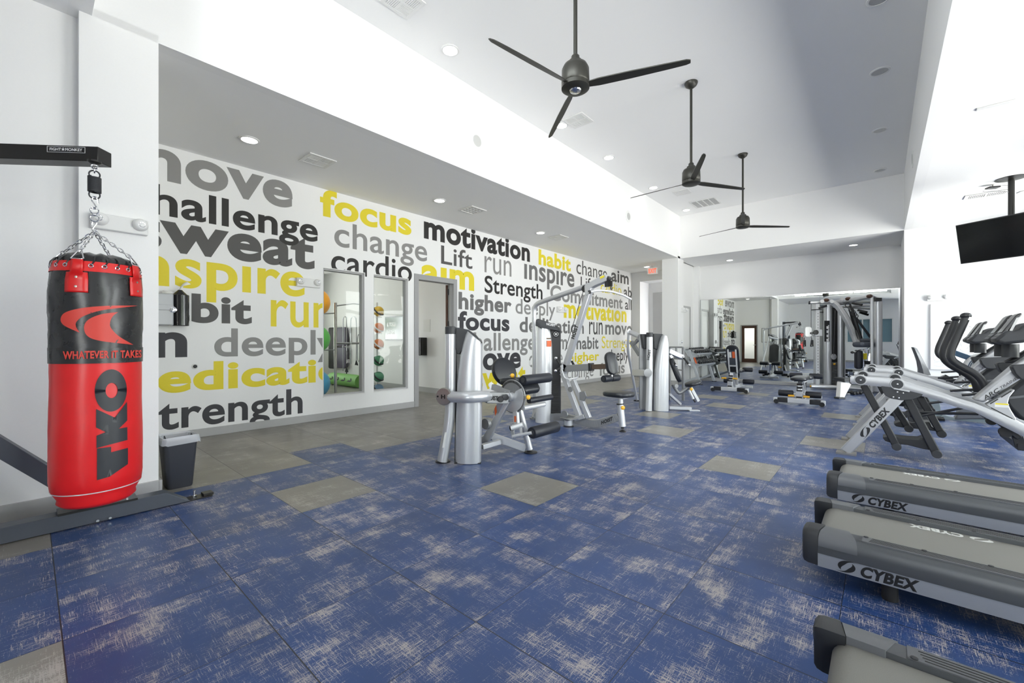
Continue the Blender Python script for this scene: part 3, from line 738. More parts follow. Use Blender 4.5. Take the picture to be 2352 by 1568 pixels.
# ------------------------------------------------------------------ television on its ceiling pole
r_ = V((.867, -.498, 0)); n_ = V((-.498, -.867, 0)); a_ = math.radians(13); dn = V((0, 0, -1)) * math.cos(a_) - n_ * math.sin(a_); nn = n_ * math.cos(a_) + V((0, 0, -1)) * math.sin(a_)
TL = D(2194, 518, 6.5); TW, THt = 1.25, .60; tc = TL + r_ * TW / 2 + dn * THt / 2
pp = PZ(2323, 409, HL); pp.z = HL
t = thing('television', 'black flat television hanging tilted from a ceiling pole', 'television', pp)
B().obb(tc - nn * .02, r_ * TW / 2, dn * THt / 2, nn * .018).done('television_case', 'black_plastic', t, bevel=.006)
B().obb(tc + nn * .001, r_ * (TW / 2 - .012), dn * (THt / 2 - .016), nn * .0015).done('screen', 'screen', t, flat=True)
B().obb(TL + r_ * TW * .545 + dn * (THt - .008) + nn * .001, r_ * .018, dn * .003, nn * .002).done('maker_badge', 'chrome', t)
bk = tc - nn * .05; bk2 = V((pp.x, pp.y, bk.z + .12))
B().cyl((pp.x, pp.y, HL - .012), (pp.x, pp.y, bk2.z - .1), .034, seg=18).cyl((pp.x, pp.y, bk2.z + .16), (pp.x, pp.y, bk2.z - .12), .041, seg=18).done('ceiling_pole', 'black_metal', t)
B().lathe([(.16, -.0005), (.16, -.006), (.03, -.02)], pp, (0, 0, 1), 30).done('ceiling_plate', 'black_metal', t)
B().bar(bk2, bk, .09, .12).obb(tc - nn * .045, r_ * .22, dn * .16, nn * .008).cyl(bk2 + V((-.05, 0, .0)), bk2 + V((-.09, 0, .02)), .018).done('mount_bracket', 'black_metal', t)
q = PZ(2280, 424, HL); c = V((q.x, q.y, HL - .045)); t = thing('signal_box', 'small black box with cables under the right ceiling beside the television pole', 'box', c)
B().obb(c, V((.06, .03, 0)), V((-.02, .04, 0)), V((0, 0, .012))).done('box_body', 'black_plastic', t, bevel=.003)
B().tube(spline([c + V((.05, 0, 0)), c + V((.1, .0, .01)), c + V((.15, -.05, -.02)), (pp.x - .036, pp.y, HL - .12)]), .004, 6).tube(spline([c - V((.06, 0, 0)), c + V((-.1, -.05, -.05)), c + V((.0, -.15, -.09)), (pp.x - .03, pp.y - .03, HL - .2)]), .004, 6).tube([c + V((0, 0, .01)), c + V((0, 0, .045))], .008, 6).done('cables', 'lens_grey', t)

# ------------------------------------------------------------------ line drawing canvas
p0, p1 = PY(2137, 848, YB - .03), PY(2310, 692, YB - .03)
ca, cb = V((p0.x, 0, p0.z)), V((p1.x, 0, p1.z)); cw_, ch_ = cb.x - ca.x, cb.z - ca.z
t = thing('canvas_picture', 'white canvas with a fine grey line drawing of tangled figures', 'picture', ((ca.x + cb.x) / 2, YB - .002, ca.z))
B().box((ca.x, YB - .035, ca.z), (cb.x, YB - .0005, cb.z)).done('canvas', 'art_canvas', t, bevel=.003)
q = B(); rn = random.Random(3)
def ln(pts, r=.0009): q.tube(spline([V((ca.x + cw_ * u, YB - .036, ca.z + ch_ * v)) for u, v in pts], 5), r, 4, caps=False)
def ring(u, v, a, b): ln([(u + a * math.cos(k * PI / 5), v + b * math.sin(k * PI / 5)) for k in range(11)])
ring(.37, .90, .05, .07); ln([(.32, .92), (.37, .95), (.42, .92), (.41, .85), (.45, .80), (.52, .78)]); ring(.77, .91, .05, .06); ring(.52, .86, .045, .05); ring(.66, .81, .045, .05); ring(.16, .62, .05, .06)
ln([(.33, .86), (.25, .83), (.16, .81), (.13, .78), (.15, .77), (.2, .8), (.31, .8)]); ln([(.33, .85), (.28, .72), (.26, .6), (.2, .5)]); ln([(.42, .86), (.5, .78), (.6, .83), (.72, .86)])
ln([(.82, .86), (.88, .76), (.9, .66), (.94, .57), (.91, .53), (.86, .64), (.84, .7)]); ln([(.1, .55), (.07, .52), (.12, .48), (.2, .5)]); ln([(.05, .25), (.04, .18), (.08, .12), (.14, .15), (.12, .22), (.05, .25)])
ln([(.05, .1), (.12, .12), (.18, .1), (.15, .05), (.05, .06)]); ln([(.24, .8), (.22, .74), (.2, .66), (.19, .55)])
for k in range(40):
    u, v = rn.gauss(.55, .17), rn.gauss(.42, .17); pts = []
    for j in range(7):
        pts.append((min(.95, max(.06, u)), min(.88, max(.1, v)))); u += rn.uniform(-.11, .11); v += rn.uniform(-.11, .11)
    ln(pts)
q.done('line_drawing', 'art_line', t)

# ------------------------------------------------------------------ small wall devices
def twin_light(c, n, u, L, label, fat=1.0):
    """emergency light: box of length L along u on a wall with normal n, two round heads"""
    n, u, c = V(n), V(u), V(c); k = V((0, 0, 1)); h, d = .13 * L / .36, .055 * L / .36
    t = thing('emergency_light', label, 'light', c, 'twin head emergency lights')
    B().obb(c + n * (d / 2 + .0008), u * L / 2, k * h / 2, n * d / 2).done('light_body', 'device_white', t, bevel=.006)
    for s in (-1, 1):
        o = c + n * d + u * s * L * .35 + k * h * .12; r = h * .42
        hd = B().lathe([(r, -.004), (r * .97, d * .3), (r * .7, d * .62), (r * .52, d * .7)], o, n + u * s * .25, 22).done('lamp_head', 'device_white', t)
        B().lathe([(r * .5, d * .66), (r * .42, d * .72), (r * .2, d * .66), (0, d * .7)], o, n + u * s * .25, 18).done('reflector', 'chrome', hd)
    return t
a, b = PX(207, 510, XS), PX(338, 520, XS)
twin_light(((XS, (a.y + b.y) / 2, PX(270, 516, XS).z)), (1, 0, 0), (0, 1, 0), (b.y - a.y), 'white twin head emergency light on the near white pier behind the bag chain')
a, b = PX(679, 650, XW), PX(733, 650, XW); twin_light((XW, (a.y + b.y) / 2, PX(706, 650, XW).z), (1, 0, 0), (0, 1, 0), b.y - a.y, 'white twin head emergency light over the yellow word inspire left of the studio windows')
a, b = PX(1276, 711, XW), PX(1299, 711, XW); twin_light((XW, (a.y + b.y) / 2, PX(1287, 711, XW).z), (1, 0, 0), (0, 1, 0), .40, 'white twin head emergency light on the lettered wall between deeply and the yellow motivation')
p = PX(1569, 712, XS); twin_light((XS, p.y, p.z), (1, 0, 0), (0, 1, 0), .34, 'white twin head emergency light on the far pier beside the grey door')
p = PY(2155, 684, YB); twin_light((p.x, YB, p.z), (0, -1, 0), (1, 0, 0), .33, 'white twin head emergency light above the line drawing canvas')
def strobe(c, n, u, label):
    n, u, c = V(n), V(u), V(c); k = V((0, 0, 1)); t = thing('alarm_strobe', label, 'alarm', c, 'fire alarm strobes')
    B().obb(c + n * .019, u * .06, k * .06, n * .018).done('strobe_body', 'device_white', t, bevel=.004)
    B().lathe([(.03, .034), (.026, .05), (0, .054)], c, n, 16).done('strobe_lens', 'chrome', t)
p = PX(1431, 785.5, XW); strobe((XW, p.y, p.z), (1, 0, 0), (0, 1, 0), 'small white alarm strobe over the yellow word Strength on the lettered wall')
solo(B().box((XW, p.y + .09, p.z - .07), (XW + .03, p.y + .21, p.z + .04)).done('wall_thermostat', 'device_white', bevel=.004), 'small white thermostat box beside the alarm strobe on the lettered wall', 'thermostat')
p = PX(1563, 785, XS); strobe((XS, p.y, p.z), (1, 0, 0), (0, 1, 0), 'small white alarm strobe on the far pier above the press machine')
p = PX(447.5, 841, XW); t = thing('door_stop', 'small round chrome bumper on the lettered wall above the word dedication', 'bumper', p)
B().lathe([(.034, .001), (.034, .006), (.024, .012)], p, (1, 0, 0), 22).done('bumper_plate', 'device_white', t); B().lathe([(.022, .008), (.021, .022), (.012, .027), (0, .028)], p, (1, 0, 0), 20).done('bumper_pad', 'dark_plastic', t)
p = PX(1217, 833, XW); solo(B().box((XW + .0005, p.y - .035, p.z - .06), (XW + .008, p.y + .035, p.z + .06)).done('wall_outlet', 'device_white', bevel=.002), 'small white wall outlet plate on the lettered wall under the word challenge', 'outlet')
# exit sign
c = D(1499, 622, 13.0); t = thing('exit_sign', 'white lit exit sign with red letters hanging from the alcove ceiling', 'sign', (c.x, c.y, HL))
u = (rt * .96 + V((0, 1, 0)) * 0).normalized(); u = V((.97, .24, 0)).normalized(); n = V((.24, -.97, 0)).normalized(); k = V((0, 0, 1))
B().obb(c, u * .15, k * .098, n * .022).done('sign_body', 'exit_face', t, bevel=.006)
decal('EXIT', c - u * .115 - k * .07 + n * .0245, u * .23, k * .14, .03, m='exit_red', parent=t)
B().obb(V((c.x, c.y, (c.z + .09 + HL) / 2)), u * .03, k * max(.006, (HL - c.z - .09) / 2), n * .02).done('sign_bracket', 'device_white', t)

# ------------------------------------------------------------------ wipes dispenser, bin
def dispenser(c, n, u, label, towel=True, s=1.0):
    """c: middle of the back on the wall; u: along the wall, grey housing on the -u half, black cover on the +u half"""
    n, u, c = V(n), V(u), V(c); k = V((0, 0, 1)); t = thing('wipes_dispenser', label, 'dispenser', c)
    hh = .165 * s; o = c - u * .075 * s + n * (.095 * s + .001)
    B().obb(o, u * .078 * s, k * hh, n * .095 * s).obb(o + k * .02 * s, u * .079 * s, k * .035 * s, n * .098 * s).done('dispenser_back', 'dispenser_grey', t, bevel=.014, seg=3)
    o = c + u * .075 * s + n * (.085 * s + .001); pts = [o + n * .10 * s * math.sin(PI * i / 12) ** .7 * 1.0 - u * .075 * s * math.cos(PI * i / 12) for i in range(13)] + [o + u * .075 * s - n * .08 * s, o - u * .075 * s - n * .08 * s]
    B().prism(pts, k * hh * 2.02).done('dispenser_cover', 'black_gloss', t, bevel=.008)
    B().lathe([(.032 * s, -.01), (.032 * s, .006), (.018 * s, .010), (.016 * s, .004), (0, .004)], c + n * .187 * s - u * .005 + k * .0, n, 20).done('dispenser_lock', 'chrome', t)
    if towel:
        tp = o + k * hh
        B().lathe([(.078, -.005), (.066, .012), (.03, .05), (.02, .062)], tp, k, 20).done('dispenser_spout', 'black_gloss', t)
        q = B(); w = tp + k * .055
        q.face([w + u * .010, w - u * .010, w + k * .05 + u * .01 - n * .02, w + k * .06 + u * .035]); q.face([w + k * .05 + u * .01 - n * .02, w + k * .06 + u * .035, w + k * .085 + u * .10 + n * .02, w + k * .115 + u * .065, w + k * .085 + u * .03 - n * .03])
        q.face([o - u * .075 + k * (hh + .004), o - u * .17 + k * (hh - .0), o - u * .16 + k * (hh + .045) - n * .02, o - u * .02 + k * (hh + .03)])
        sl = q.done('wipe', 'paper', t); sl.modifiers.new('s', 'SOLIDIFY').thickness = .003
    return t
p = PX(393, 712, XW + .09); dispenser((XW, p.y, p.z), (1, 0, 0), (0, 1, 0), 'black and grey wipes dispenser on the lettered wall beside the near pier', True, 1.12)
c = PZ(408, 1119); c = V((-4.425, .822, 0)); t = thing('waste_bin', 'dark waste bin with a clear white liner behind the near pier', 'bin', c)
def rrect(cx, cy, z, a, b, r, n=4):
    out = []
    for sx, sy, a0 in ((1, 1, 0), (-1, 1, 90), (-1, -1, 180), (1, -1, 270)):
        for k in range(n + 1):
            an = math.radians(a0 + 90 * k / n); out.append(V((cx + sx * (a - r) + r * math.cos(an), cy + sy * (b - r) + r * math.sin(an), z)))
    return out
def loft(q, rings, cap0=True, cap1=True):
    R = [[q.bm.verts.new(p) for p in r] for r in rings]; n = len(R[0])
    for A, Bq in zip(R, R[1:]):
        for j in range(n): q.bm.faces.new((A[j], A[(j + 1) % n], Bq[(j + 1) % n], Bq[j]))
    if cap0: q.bm.faces.new(R[0][::-1])
    if cap1: q.bm.faces.new(R[-1])
    return q
x, y = c.x, c.y
loft(B(), [rrect(x, y, .0, .098, .082, .03), rrect(x, y, .012, .102, .086, .03), rrect(x, y, .39, .13, .112, .03), rrect(x, y, .395, .137, .118, .03), rrect(x, y, .41, .137, .118, .03), rrect(x, y, .405, .126, .106, .03), rrect(x, y, .03, .094, .078, .025)], True, True).done('bin_body', 'bin_plastic', t)
rn = random.Random(5); R = []
for z, gr in ((.365, .012), (.39, .012), (.412, .010), (.425, .005), (.41, -.010), (.25, -.018)):
    R.append([p + V((rn.uniform(-.006, .006), rn.uniform(-.006, .006), rn.uniform(-.006, .006))) for p in rrect(x, y, z, .132 + gr, .113 + gr, .03)])
loft(B(), R, False, False).done('bin_liner', 'liner', t)

# ------------------------------------------------------------------ punching bag and its stand
BC = D(224.5, 784, 2.37); BR = .1885; bx, by = BC.x, BC.y
vd = V((-bx, -by, 0)).normalized(); sd = V((-vd.y, vd.x, 0))     # towards the camera / to the right seen from it
if sd.dot(rt) < 0: sd = -sd
def bz(y, t=2.25): return CH + (CY - y) * t / F
ztop, zbot, zmid = bz(612, 2.37), bz(1150, 2.25), bz(834)
bag = thing('punching_bag', 'tall red and black punching bag hanging on a chain', 'punching bag', (bx, by, zbot - .04))
def bagr(z):
    f = (z - zbot) / (ztop - zbot)
    return BR * (1 - .07 * max(0, (f - .86) / .14) ** 2 + .012 * math.sin(f * 9)) * (1 - .16 * max(0, (.07 - f) / .07) ** 2)
def bagsurf(z0, z1, n, off=0.0, seg=48, wr=.0):
    R = []
    for i in range(n + 1):
        z = z0 + (z1 - z0) * i / n; r = bagr(z) + off
        R.append([V((bx, by, z)) + (vd * math.cos(2 * PI * j / seg) + sd * math.sin(2 * PI * j / seg)) * (r + wr * math.sin(j * 1.7 + i) * math.sin(j * .61 + 2 * i)) for j in range(seg)])
    return R
bot = [[V((bx, by, zbot - dz)) + (vd * math.cos(2 * PI * j / 48) + sd * math.sin(2 * PI * j / 48)) * rr for j in range(48)] for rr, dz in ((.03, .052), (.11, .048), (.145, .036), (.162, .018))]
loft(B(), bot + bagsurf(zbot, zmid + .005, 14, 0, wr=.0012), True, False).done('bag_lower_shell', 'bag_red', bag, sharp=70)
loft(B(), bagsurf(zmid, ztop, 14, .001, wr=.0028), False, False).done('bag_upper_shell', 'bag_black', bag, sharp=80)
loft(B(), bagsurf(zmid + .0, zmid + .082, 3, .0045), False, False).done('bag_waistband', 'bag_black', bag, sharp=80)
dome = [[V((bx, by, ztop + dz + (.006 * math.sin(j * 1.3) if rr > .05 else 0))) + (vd * math.cos(2 * PI * j / 48) + sd * math.sin(2 * PI * j / 48)) * rr for j in range(48)] for rr, dz in ((BR * .91, -.01), (BR * .86, .025), (BR * .7, .045), (BR * .45, .058), (BR * .2, .062), (.01, .062))]
loft(B(), dome, False, True).done('bag_top', 'bag_black', bag, sharp=80)
loft(B(), bagsurf(ztop - .052, ztop + .002, 2, .004), False, False).done('lacing_collar', 'strap_red', bag, sharp=80)
for j in range(22):
    a = 2 * PI * (j + .5) / 22; d = vd * math.cos(a) + sd * math.sin(a); e = vd * math.cos(a + .07) + sd * math.sin(a + .07)
    p = V((bx, by, ztop - .022)) + d * (bagr(ztop - .02) + .005); B().torus(p, d, .009, .0026, 14, 6).done('eyelet', 'chrome', bag)
    B().tube([p, V((bx, by, ztop + .004)) + e * (BR * .95), V((bx, by, ztop + .022)) + e * BR * .88, V((bx, by, ztop + .034)) + e * BR * .78], .004, 6).done('lace', 'black_plastic', bag)
def onbag(px, py, off=.003):
    a = math.asin(max(-.97, min(.97, (px - 216.5) / 111))); z = bz(py, 2.37 - .17 * math.cos(a))
    return V((bx, by, z)) + (vd * math.cos(a) + sd * math.sin(a)) * (bagr(min(max(z, zbot), ztop)) + off)
def wrapdecal(bm, name, m, off):
    """lay a flat shape given in photo pixels (x, y) around the bag"""
    xs = [v.co.x for v in bm.verts]; x = min(xs)
    while x < max(xs):
        x += 7; bmesh.ops.bisect_plane(bm, geom=bm.verts[:] + bm.edges[:] + bm.faces[:], plane_co=(x, 0, 0), plane_no=(1, 0, 0))
    ys = [v.co.y for v in bm.verts]; y = min(ys)
    while y < max(ys):
        y += 25; bmesh.ops.bisect_plane(bm, geom=bm.verts[:] + bm.edges[:] + bm.faces[:], plane_co=(0, y, 0), plane_no=(0, 1, 0))
    for v in bm.verts: v.co = onbag(v.co.x, v.co.y, off + v.co.z)
    q = B(); q.bm.free(); q.bm = bm; return q.done(name, m, bag, sharp=80)
def poly2(pts):
    bm = bmesh.new(); f = bm.faces.new([bm.verts.new((x, y, 0)) for x, y in pts]); bmesh.ops.triangulate(bm, faces=[f]); return bm
def sp2(pts, n=6): return [(p.x, p.y) for p in spline([V((a, b, 0)) for a, b in pts], n)]
wrapdecal(poly2(sp2([(310, 697), (250, 699), (190, 706), (150, 718), (138, 733), (145, 748), (178, 764)])[:-1] + sp2([(178, 764), (170, 750), (172, 738), (190, 724), (230, 710), (310, 697)])[:-1]), 'bag_emblem', 'print_red', .0032)
wrapdecal(poly2(sp2([(262, 714), (225, 720), (196, 734), (187, 752), (195, 772), (225, 783), (300, 792)])[:-1] + sp2([(300, 792), (265, 772), (246, 752), (244, 738), (250, 724), (262, 714)])[:-1]), 'bag_emblem', 'print_red', .0032)
def pxtext(body, x0, x1, yb0, yt, off, sl=0.0):
    bm = textbm(body, off); a, b, _, _ = bbox(bm); H = metric('H', off)
    for v in bm.verts: f = (v.co.x - a) / (b - a); v.co = V((x0 + (x1 - x0) * f, yb0 + sl * f + (yt - yb0) * (v.co.y - H[2]) / (H[3] - H[2]), v.co.z / off * .0008))
    return bm
wrapdecal(pxtext('WHATEVER iT TAKES', 143, 320, 824, 806, .035, -1), 'bag_slogan', 'print_red', .0075)
T_ = [(215, 1033), (246, 1033), (246, 1046), (285, 1040), (285, 1079), (243, 1084), (243, 1103), (215, 1107)]
wrapdecal(poly2(T_), 'bag_letter', 'print_black', .0034)
K_ = [(213, 941), (255, 965), (284, 929), (284, 974), (264, 992), (284, 990), (284, 1021), (214, 1032), (214, 1003), (234, 997), (213, 984)]
wrapdecal(poly2(K_), 'bag_letter', 'print_black', .0034)
bm = bmesh.new(); n = 40; oo = [bm.verts.new((247 + 37 * math.cos(2 * PI * k / n), 900 + 50 * math.sin(2 * PI * k / n), 0)) for k in range(n)]; ii = [bm.verts.new((248 + 14 * math.cos(2 * PI * k / n), 900 + 18 * math.sin(2 * PI * k / n), 0)) for k in range(n)]
for k in range(n): bm.faces.new((oo[k], oo[(k + 1) % n], ii[(k + 1) % n], ii[k]))
wrapdecal(bm, 'bag_letter', 'print_black', .0034)
# seam near the base, straps, rings and chains
R = bagsurf(zbot + .045, zbot + .051, 1, .0016, wr=.001); loft(B(), R, False, False).done('bottom_seam', 'white_label', bag)
hz = bz(376, 2.37); hook = V((bx - sd.x * .013, by - sd.y * .013, 0))
sw = bz(523, 2.37)
for k, an in enumerate((-.42, .95, 2.72, -2.0)):
    d = vd * math.cos(an) + sd * math.sin(an); s = vd * -math.sin(an) + sd * math.cos(an); zt_ = ztop + .012
    def at(u_, z, o=.006): return V((bx, by, z)) + (vd * math.cos(an + u_ / BR) + sd * math.sin(an + u_ / BR)) * (bagr(z) + o)
    q = B(); rows = []
    for z in (ztop - .165, ztop - .155, ztop - .10, ztop - .06):
        wv = .045 if z < ztop - .07 else .042
        rows.append([at(u_, z) for u_ in (-wv, -wv / 2, 0, wv / 2, wv)])
    for z in (ztop - .058, ztop - .02, ztop + .012): rows.append([at(u_, min(z, ztop), .010) + V((0, 0, max(0, z - ztop))) for u_ in (-.024, -.012, 0, .012, .024)])
    vv = [[q.bm.verts.new(p) for p in r] for r in rows]
    for a, b in zip(vv, vv[1:]):
        for j in range(4): q.bm.faces.new((a[j], a[j + 1], b[j + 1], b[j]))
    st = q.done('hanging_strap', 'strap_red', bag, sharp=80); st.modifiers.new('s', 'SOLIDIFY').thickness = .004
    for u_, z in ((0, ztop - .085), (0, ztop - .135)): B().lathe([(.006, 0), (.006, .003), (0, .004)], at(u_, z, .0085), d, 10).done('rivet', 'steel_brushed', st)
    tp = at(0, ztop, .012) + V((0, 0, .01)); ax = hook + V((0, 0, bz(533, 2.37)))
    B().tube(fillet([tp - s * .026, tp + s * .026, tp + s * .004 + V((0, 0, .055)) - d * .03, tp - s * .004 + V((0, 0, .055)) - d * .03, tp - s * .026], .008, 3), .0032, 7).done('strap_ring', 'chrome', st)
    q = B(); p0 = tp + V((0, 0, .045)) - d * .025; dr = (ax - p0); Lh = dr.length; dr.normalize(); m_ = int(Lh / .024); sx_, sy_ = orth(dr)
    for i in range(m_):
        c_ = p0 + dr * (Lh * (i + .5) / m_); w_ = sx_ if i % 2 else sy_; l_ = Lh / m_ * .68
        q.tube([c_ + dr * l_ * math.cos(2 * PI * j / 12) + w_ * .0085 * math.sin(2 * PI * j / 12) for j in range(12)], .0026, 6, closed=True)
    q.done('chain', 'chrome', bag)
q = B(); o = hook
def link(z, r, axis, rr=.0035): q.torus(o + V((0, 0, z)), axis, r, rr, 16, 6)
hy = lambda y: bz(y, 2.37)
q.torus(o + V((0, 0, hy(485))), vd, .017, .0035, 18, 6); q.torus(o + V((0, 0, hy(502))), vd, .018, .0035, 18, 6); q.ball(o + V((0, 0, hy(494))), .009)
q.tube(spline([o + V((0, 0, hy(468))) + sd * .016, o + V((0, 0, hy(456))) + sd * .010, o + V((0, 0, hy(454))) - sd * .004, o + V((0, 0, hy(462))) - sd * .010, o + V((0, 0, hy(470))), o + V((0, 0, hy(478))) + sd * .008, o + V((0, 0, hy(481))) - sd * .002, o + V((0, 0, hy(477))) - sd * .010]), .004, 7)
q.tube(spline([o + V((0, 0, hy(517))) - sd * .012, o + V((0, 0, hy(509))) - sd * .006, o + V((0, 0, hy(512))) + sd * .008, o + V((0, 0, hy(520))), o + V((0, 0, hy(528))) - sd * .008, o + V((0, 0, hy(534))), o + V((0, 0, hy(528))) + sd * .010]), .004, 7)
q.done('swivel', 'chrome', bag)
q = B(); z0, z1 = hy(443), hy(408); pts = []
for i in range(17 * 12): a = 2 * PI * i / 12; pts.append(o + V((0, 0, z0 + (z1 - z0) * i / (17 * 12))) + vd * .026 * math.cos(a) + sd * .026 * math.sin(a))
q.tube(pts, .0032, 6); q.torus(o + V((0, 0, z1 + .014)), vd, .022, .004, 18, 6); q.torus(o + V((0, 0, z0 - .014)), vd, .022, .004, 18, 6); q.done('spring', 'dark_plastic', bag)
q = B(); q.torus(o + V((0, 0, hy(393))), sd, .013, .004, 14, 6); q.torus(o + V((0, 0, hy(384))), vd, .013, .004, 14, 6); q.cyl(o + V((0, 0, hy(381))), o + V((0, 0, hz + .003)), .006); q.done('eye_bolt', 'chrome', bag)
# stand: boom, post, brace, floor beam
e0 = D(226, 337, 2.37); zt2, zb2 = e0.z, D(226, 371, 2.37).z
bd = (rt + fw * .08).normalized(); bn = V((-bd.y, bd.x, 0));
if bn.dot(fw) < 0: bn = -bn
end = V((e0.x, e0.y, (zt2 + zb2) / 2)) - bn * .004
post = end - bd * 1.16 + bn * .045
st = thing('bag_stand', 'black and slate steel stand carrying the punching bag', 'stand', (post.x, post.y, 0))
hb = (zt2 - zb2) / 2
B().obb(end - bd * .58 + bn * .045, bd * .58, bn * .045, V((0, 0, hb))).done('boom', 'black_metal', st, bevel=.003)
B().lathe([(.03, 0), (.03, -.010), (.018, -.02), (.01, -.02)], V((hook.x, hook.y, zb2)), (0, 0, 1), 20).done('swivel_mount', 'black_metal', st)
pl = D(117, 340.5, 2.364) - bn * .0; pl0 = end - bd * ((end - pl).dot(bd)); pl0.z = (D(117, 341, 2.37).z + D(117, 353, 2.37).z) / 2
Lp = (196 - 116) / F * 2.37
pk = V((0, 0, .0165)); pc = pl0 + bd * Lp / 2 - bn * .001
q = B().obb(pc, bd * Lp / 2, pk, bn * .0012); q.done('maker_plate', 'black_print', st, flat=True)
q = B()
for s in (-1, 1): q.obb(pc + pk * s * .95 - bn * .0014, bd * Lp / 2, pk * .05, bn * .0006); q.obb(pc + bd * s * Lp * .497 - bn * .0014, bd * .001, pk, bn * .0006)
q.done('plate_border', 'white_print', st, flat=True)
decal('FIGHT★MONKEY', pc - bd * Lp * .43 - pk * .45 - bn * .0022, bd * Lp * .86, pk * .95, .02, m='white_print', parent=st)
B().obb(V((post.x, post.y, (zt2 + .02) / 2)), bd * .05, bn * .05, V((0, 0, (zt2 + .02) / 2))).done('post', 'slate_metal', st, bevel=.003)
b1 = PZ(392, 1130, .10); b0x = -3.955
fb0, fb1 = V((b0x, -1.6, .052)), V((b0x, .745, .052))
q = B().prism([V((b0x, -1.6, .005)), V((b0x, .80, .005)), V((b0x, .66, .102)), V((b0x, -1.6, .102))], V((.11, 0, 0))); q.done('floor_beam', 'slate_metal', st, bevel=.003)
q = B().box((b0x - .05, .76, .0), (b0x + .05, .94, .010)); q.box((b0x - .04, .885, .010), (b0x + .04, .95, .028)); fp_ = q.done('foot_plate', 'black_metal', st, bevel=.002)
B().cyl((b0x, .835, .01), (b0x, .835, .06), .007).cyl((b0x, .835, .01), (b0x, .835, .024), .016, seg=6).done('bolt', 'chrome', st)
bt = PX(178, 1172, b0x); ba = PX(0, 1058, b0x); dd = (ba - bt)
brt = bt + dd * ((-.95 - bt.y) / dd.y)
B().bar(V((b0x, .30, .115)), V((b0x, brt.y, brt.z)), .09, .10, (1, 0, 0)).done('brace', 'slate_metal', st, bevel=.003)
B().bar(V((b0x, brt.y, brt.z - .02)), V((post.x, post.y, brt.z - .02)), .09, .09).bar(V((post.x, post.y, .05)), V((b0x, -.55, .05)), .09, .09).done('cross_tie', 'slate_metal', st, bevel=.003)
B().box((b0x - .07, .12, .101), (b0x + .07, .50, .116)).done('brace_plate', 'black_metal', st)
q = B()
for y_ in (.33, .38, .45): q.cyl((b0x + .03, y_, .115), (b0x + .03, y_, .135), .008, seg=8)
for y_ in (.30, .36): q.cyl((b0x + .055, y_, .02), (b0x + .075, y_, .02), .008, seg=8)
q.done('bolt', 'chrome', st)

# ================================================================== strength machines
def m_(px, t): return px * t / F
Yv, Zv, Xv = V((0, 1, 0)), V((0, 0, 1)), V((1, 0, 0))
def shroud(q, rows, t, depth, back=.03):
    """tall rounded shell: rows of (xl, yl, xr, yr) in the photo at distance t"""
    R = []
    for xl, yl, xr, yr in rows:
        a, b = D(xl, yl, t), D(xr, yr, t); c = (a + b) / 2; h = (b - a) / 2; L = h.length
        pts = [c + h * math.cos(PI * k / 14) * (1 if 0 < k < 14 else 1) - fw * depth * (math.sin(PI * k / 14) ** .75) for k in range(15)]
        pts += [c - h + fw * back, c + h + fw * back]
        R.append(pts)
    return loft(q, R)
def knob(p, d, parent, r=.018, L=.05):
    p = V(p); d = V(d).normalized()
    s = B().cyl(p, p + d * L, .009, seg=10).done('pin_stem', 'chrome', parent)
    B().lathe([(.008, L - .012), (r, L - .006), (r * 1.05, L + .008), (r * .7, L + .016), (0, L + .018)], p, d, 16).done('pin_knob', 'yellow_knob', s)
def roller(p, d, L, r, parent, name='foam_roller', cap=True):
    p, d = V(p), V(d).normalized()
    f = B().lathe([(r * .55, 0), (r * .9, 0), (r, .012), (r, L - .012), (r * .9, L), (r * .55, L)], p, d, 22).done(name, 'foam_black', parent)
    if cap: B().lathe([(r * .5, -.006), (r * .5, .0), (0, -.008)], p, d, 14).lathe([(r * .5, L), (r * .5, L + .004), (0, L + .006)], p, d, 14).done('end_cap', 'dark_plastic', f)
    return f

# ---- leg extension, nearest
T = 4.2; base = PZ(1076, 1059)
mc = thing('leg_extension_machine', 'silver leg extension machine with slotted disc and foam rollers, nearest of the weight machines', 'exercise machine', (base.x, base.y, 0), 'silver weight machines')
B().tube(fillet([D(1034.5, 767, T), D(1034.5, 960, T), D(1016, 1058.5, T - .02)], .18, 6), .052, 18).done('front_post', 'silver', mc)
B().tube([D(1034.5, 768, T), D(1034.5, 749.5, T)], .0535, 18).done('post_cap', 'dark_plastic', mc, bevel=.008)
B().lathe([(.074, 0), (.074, .012), (.055, .022)], (PZ(1017, 1060).x, PZ(1017, 1060).y, .0), Zv, 22).done('post_foot', 'black_plastic', mc)
B().prism([D(x, y, T + .08) for x, y in ((1044, 752), (1058, 753), (1076, 757), (1094, 770), (1107, 786), (1106, 800), (1064, 802), (1058, 813), (1051, 812), (1048, 800))], fw * .13).done('tower_top', 'dark_plastic', mc, bevel=.008)
B().prism([D(x, y, T + .10) for x, y in ((1049, 800), (1060, 800), (1060, 1058), (1045, 1058))], fw * .09).done('weight_bay', 'black_plastic', mc)
sh = shroud(B(), [(1045.8, 1059.5, 1104.8, 1060.5), (1046.5, 980, 1106.3, 980), (1049, 900, 1107.3, 900), (1053, 850, 1107.5, 850), (1058, 815, 1107.5, 816), (1064, 790, 1107.3, 798), (1070, 768, 1106.6, 790), (1074, 760.5, 1106, 786)], T, .085).done('tower_shroud', 'silver', mc, sharp=50)
B().prism([D(x, y, T - .01) for x, y in ((1045, 1058), (1105, 1060), (1105, 1063), (1045, 1062))], fw * .10).done('tower_foot', 'black_plastic', mc)
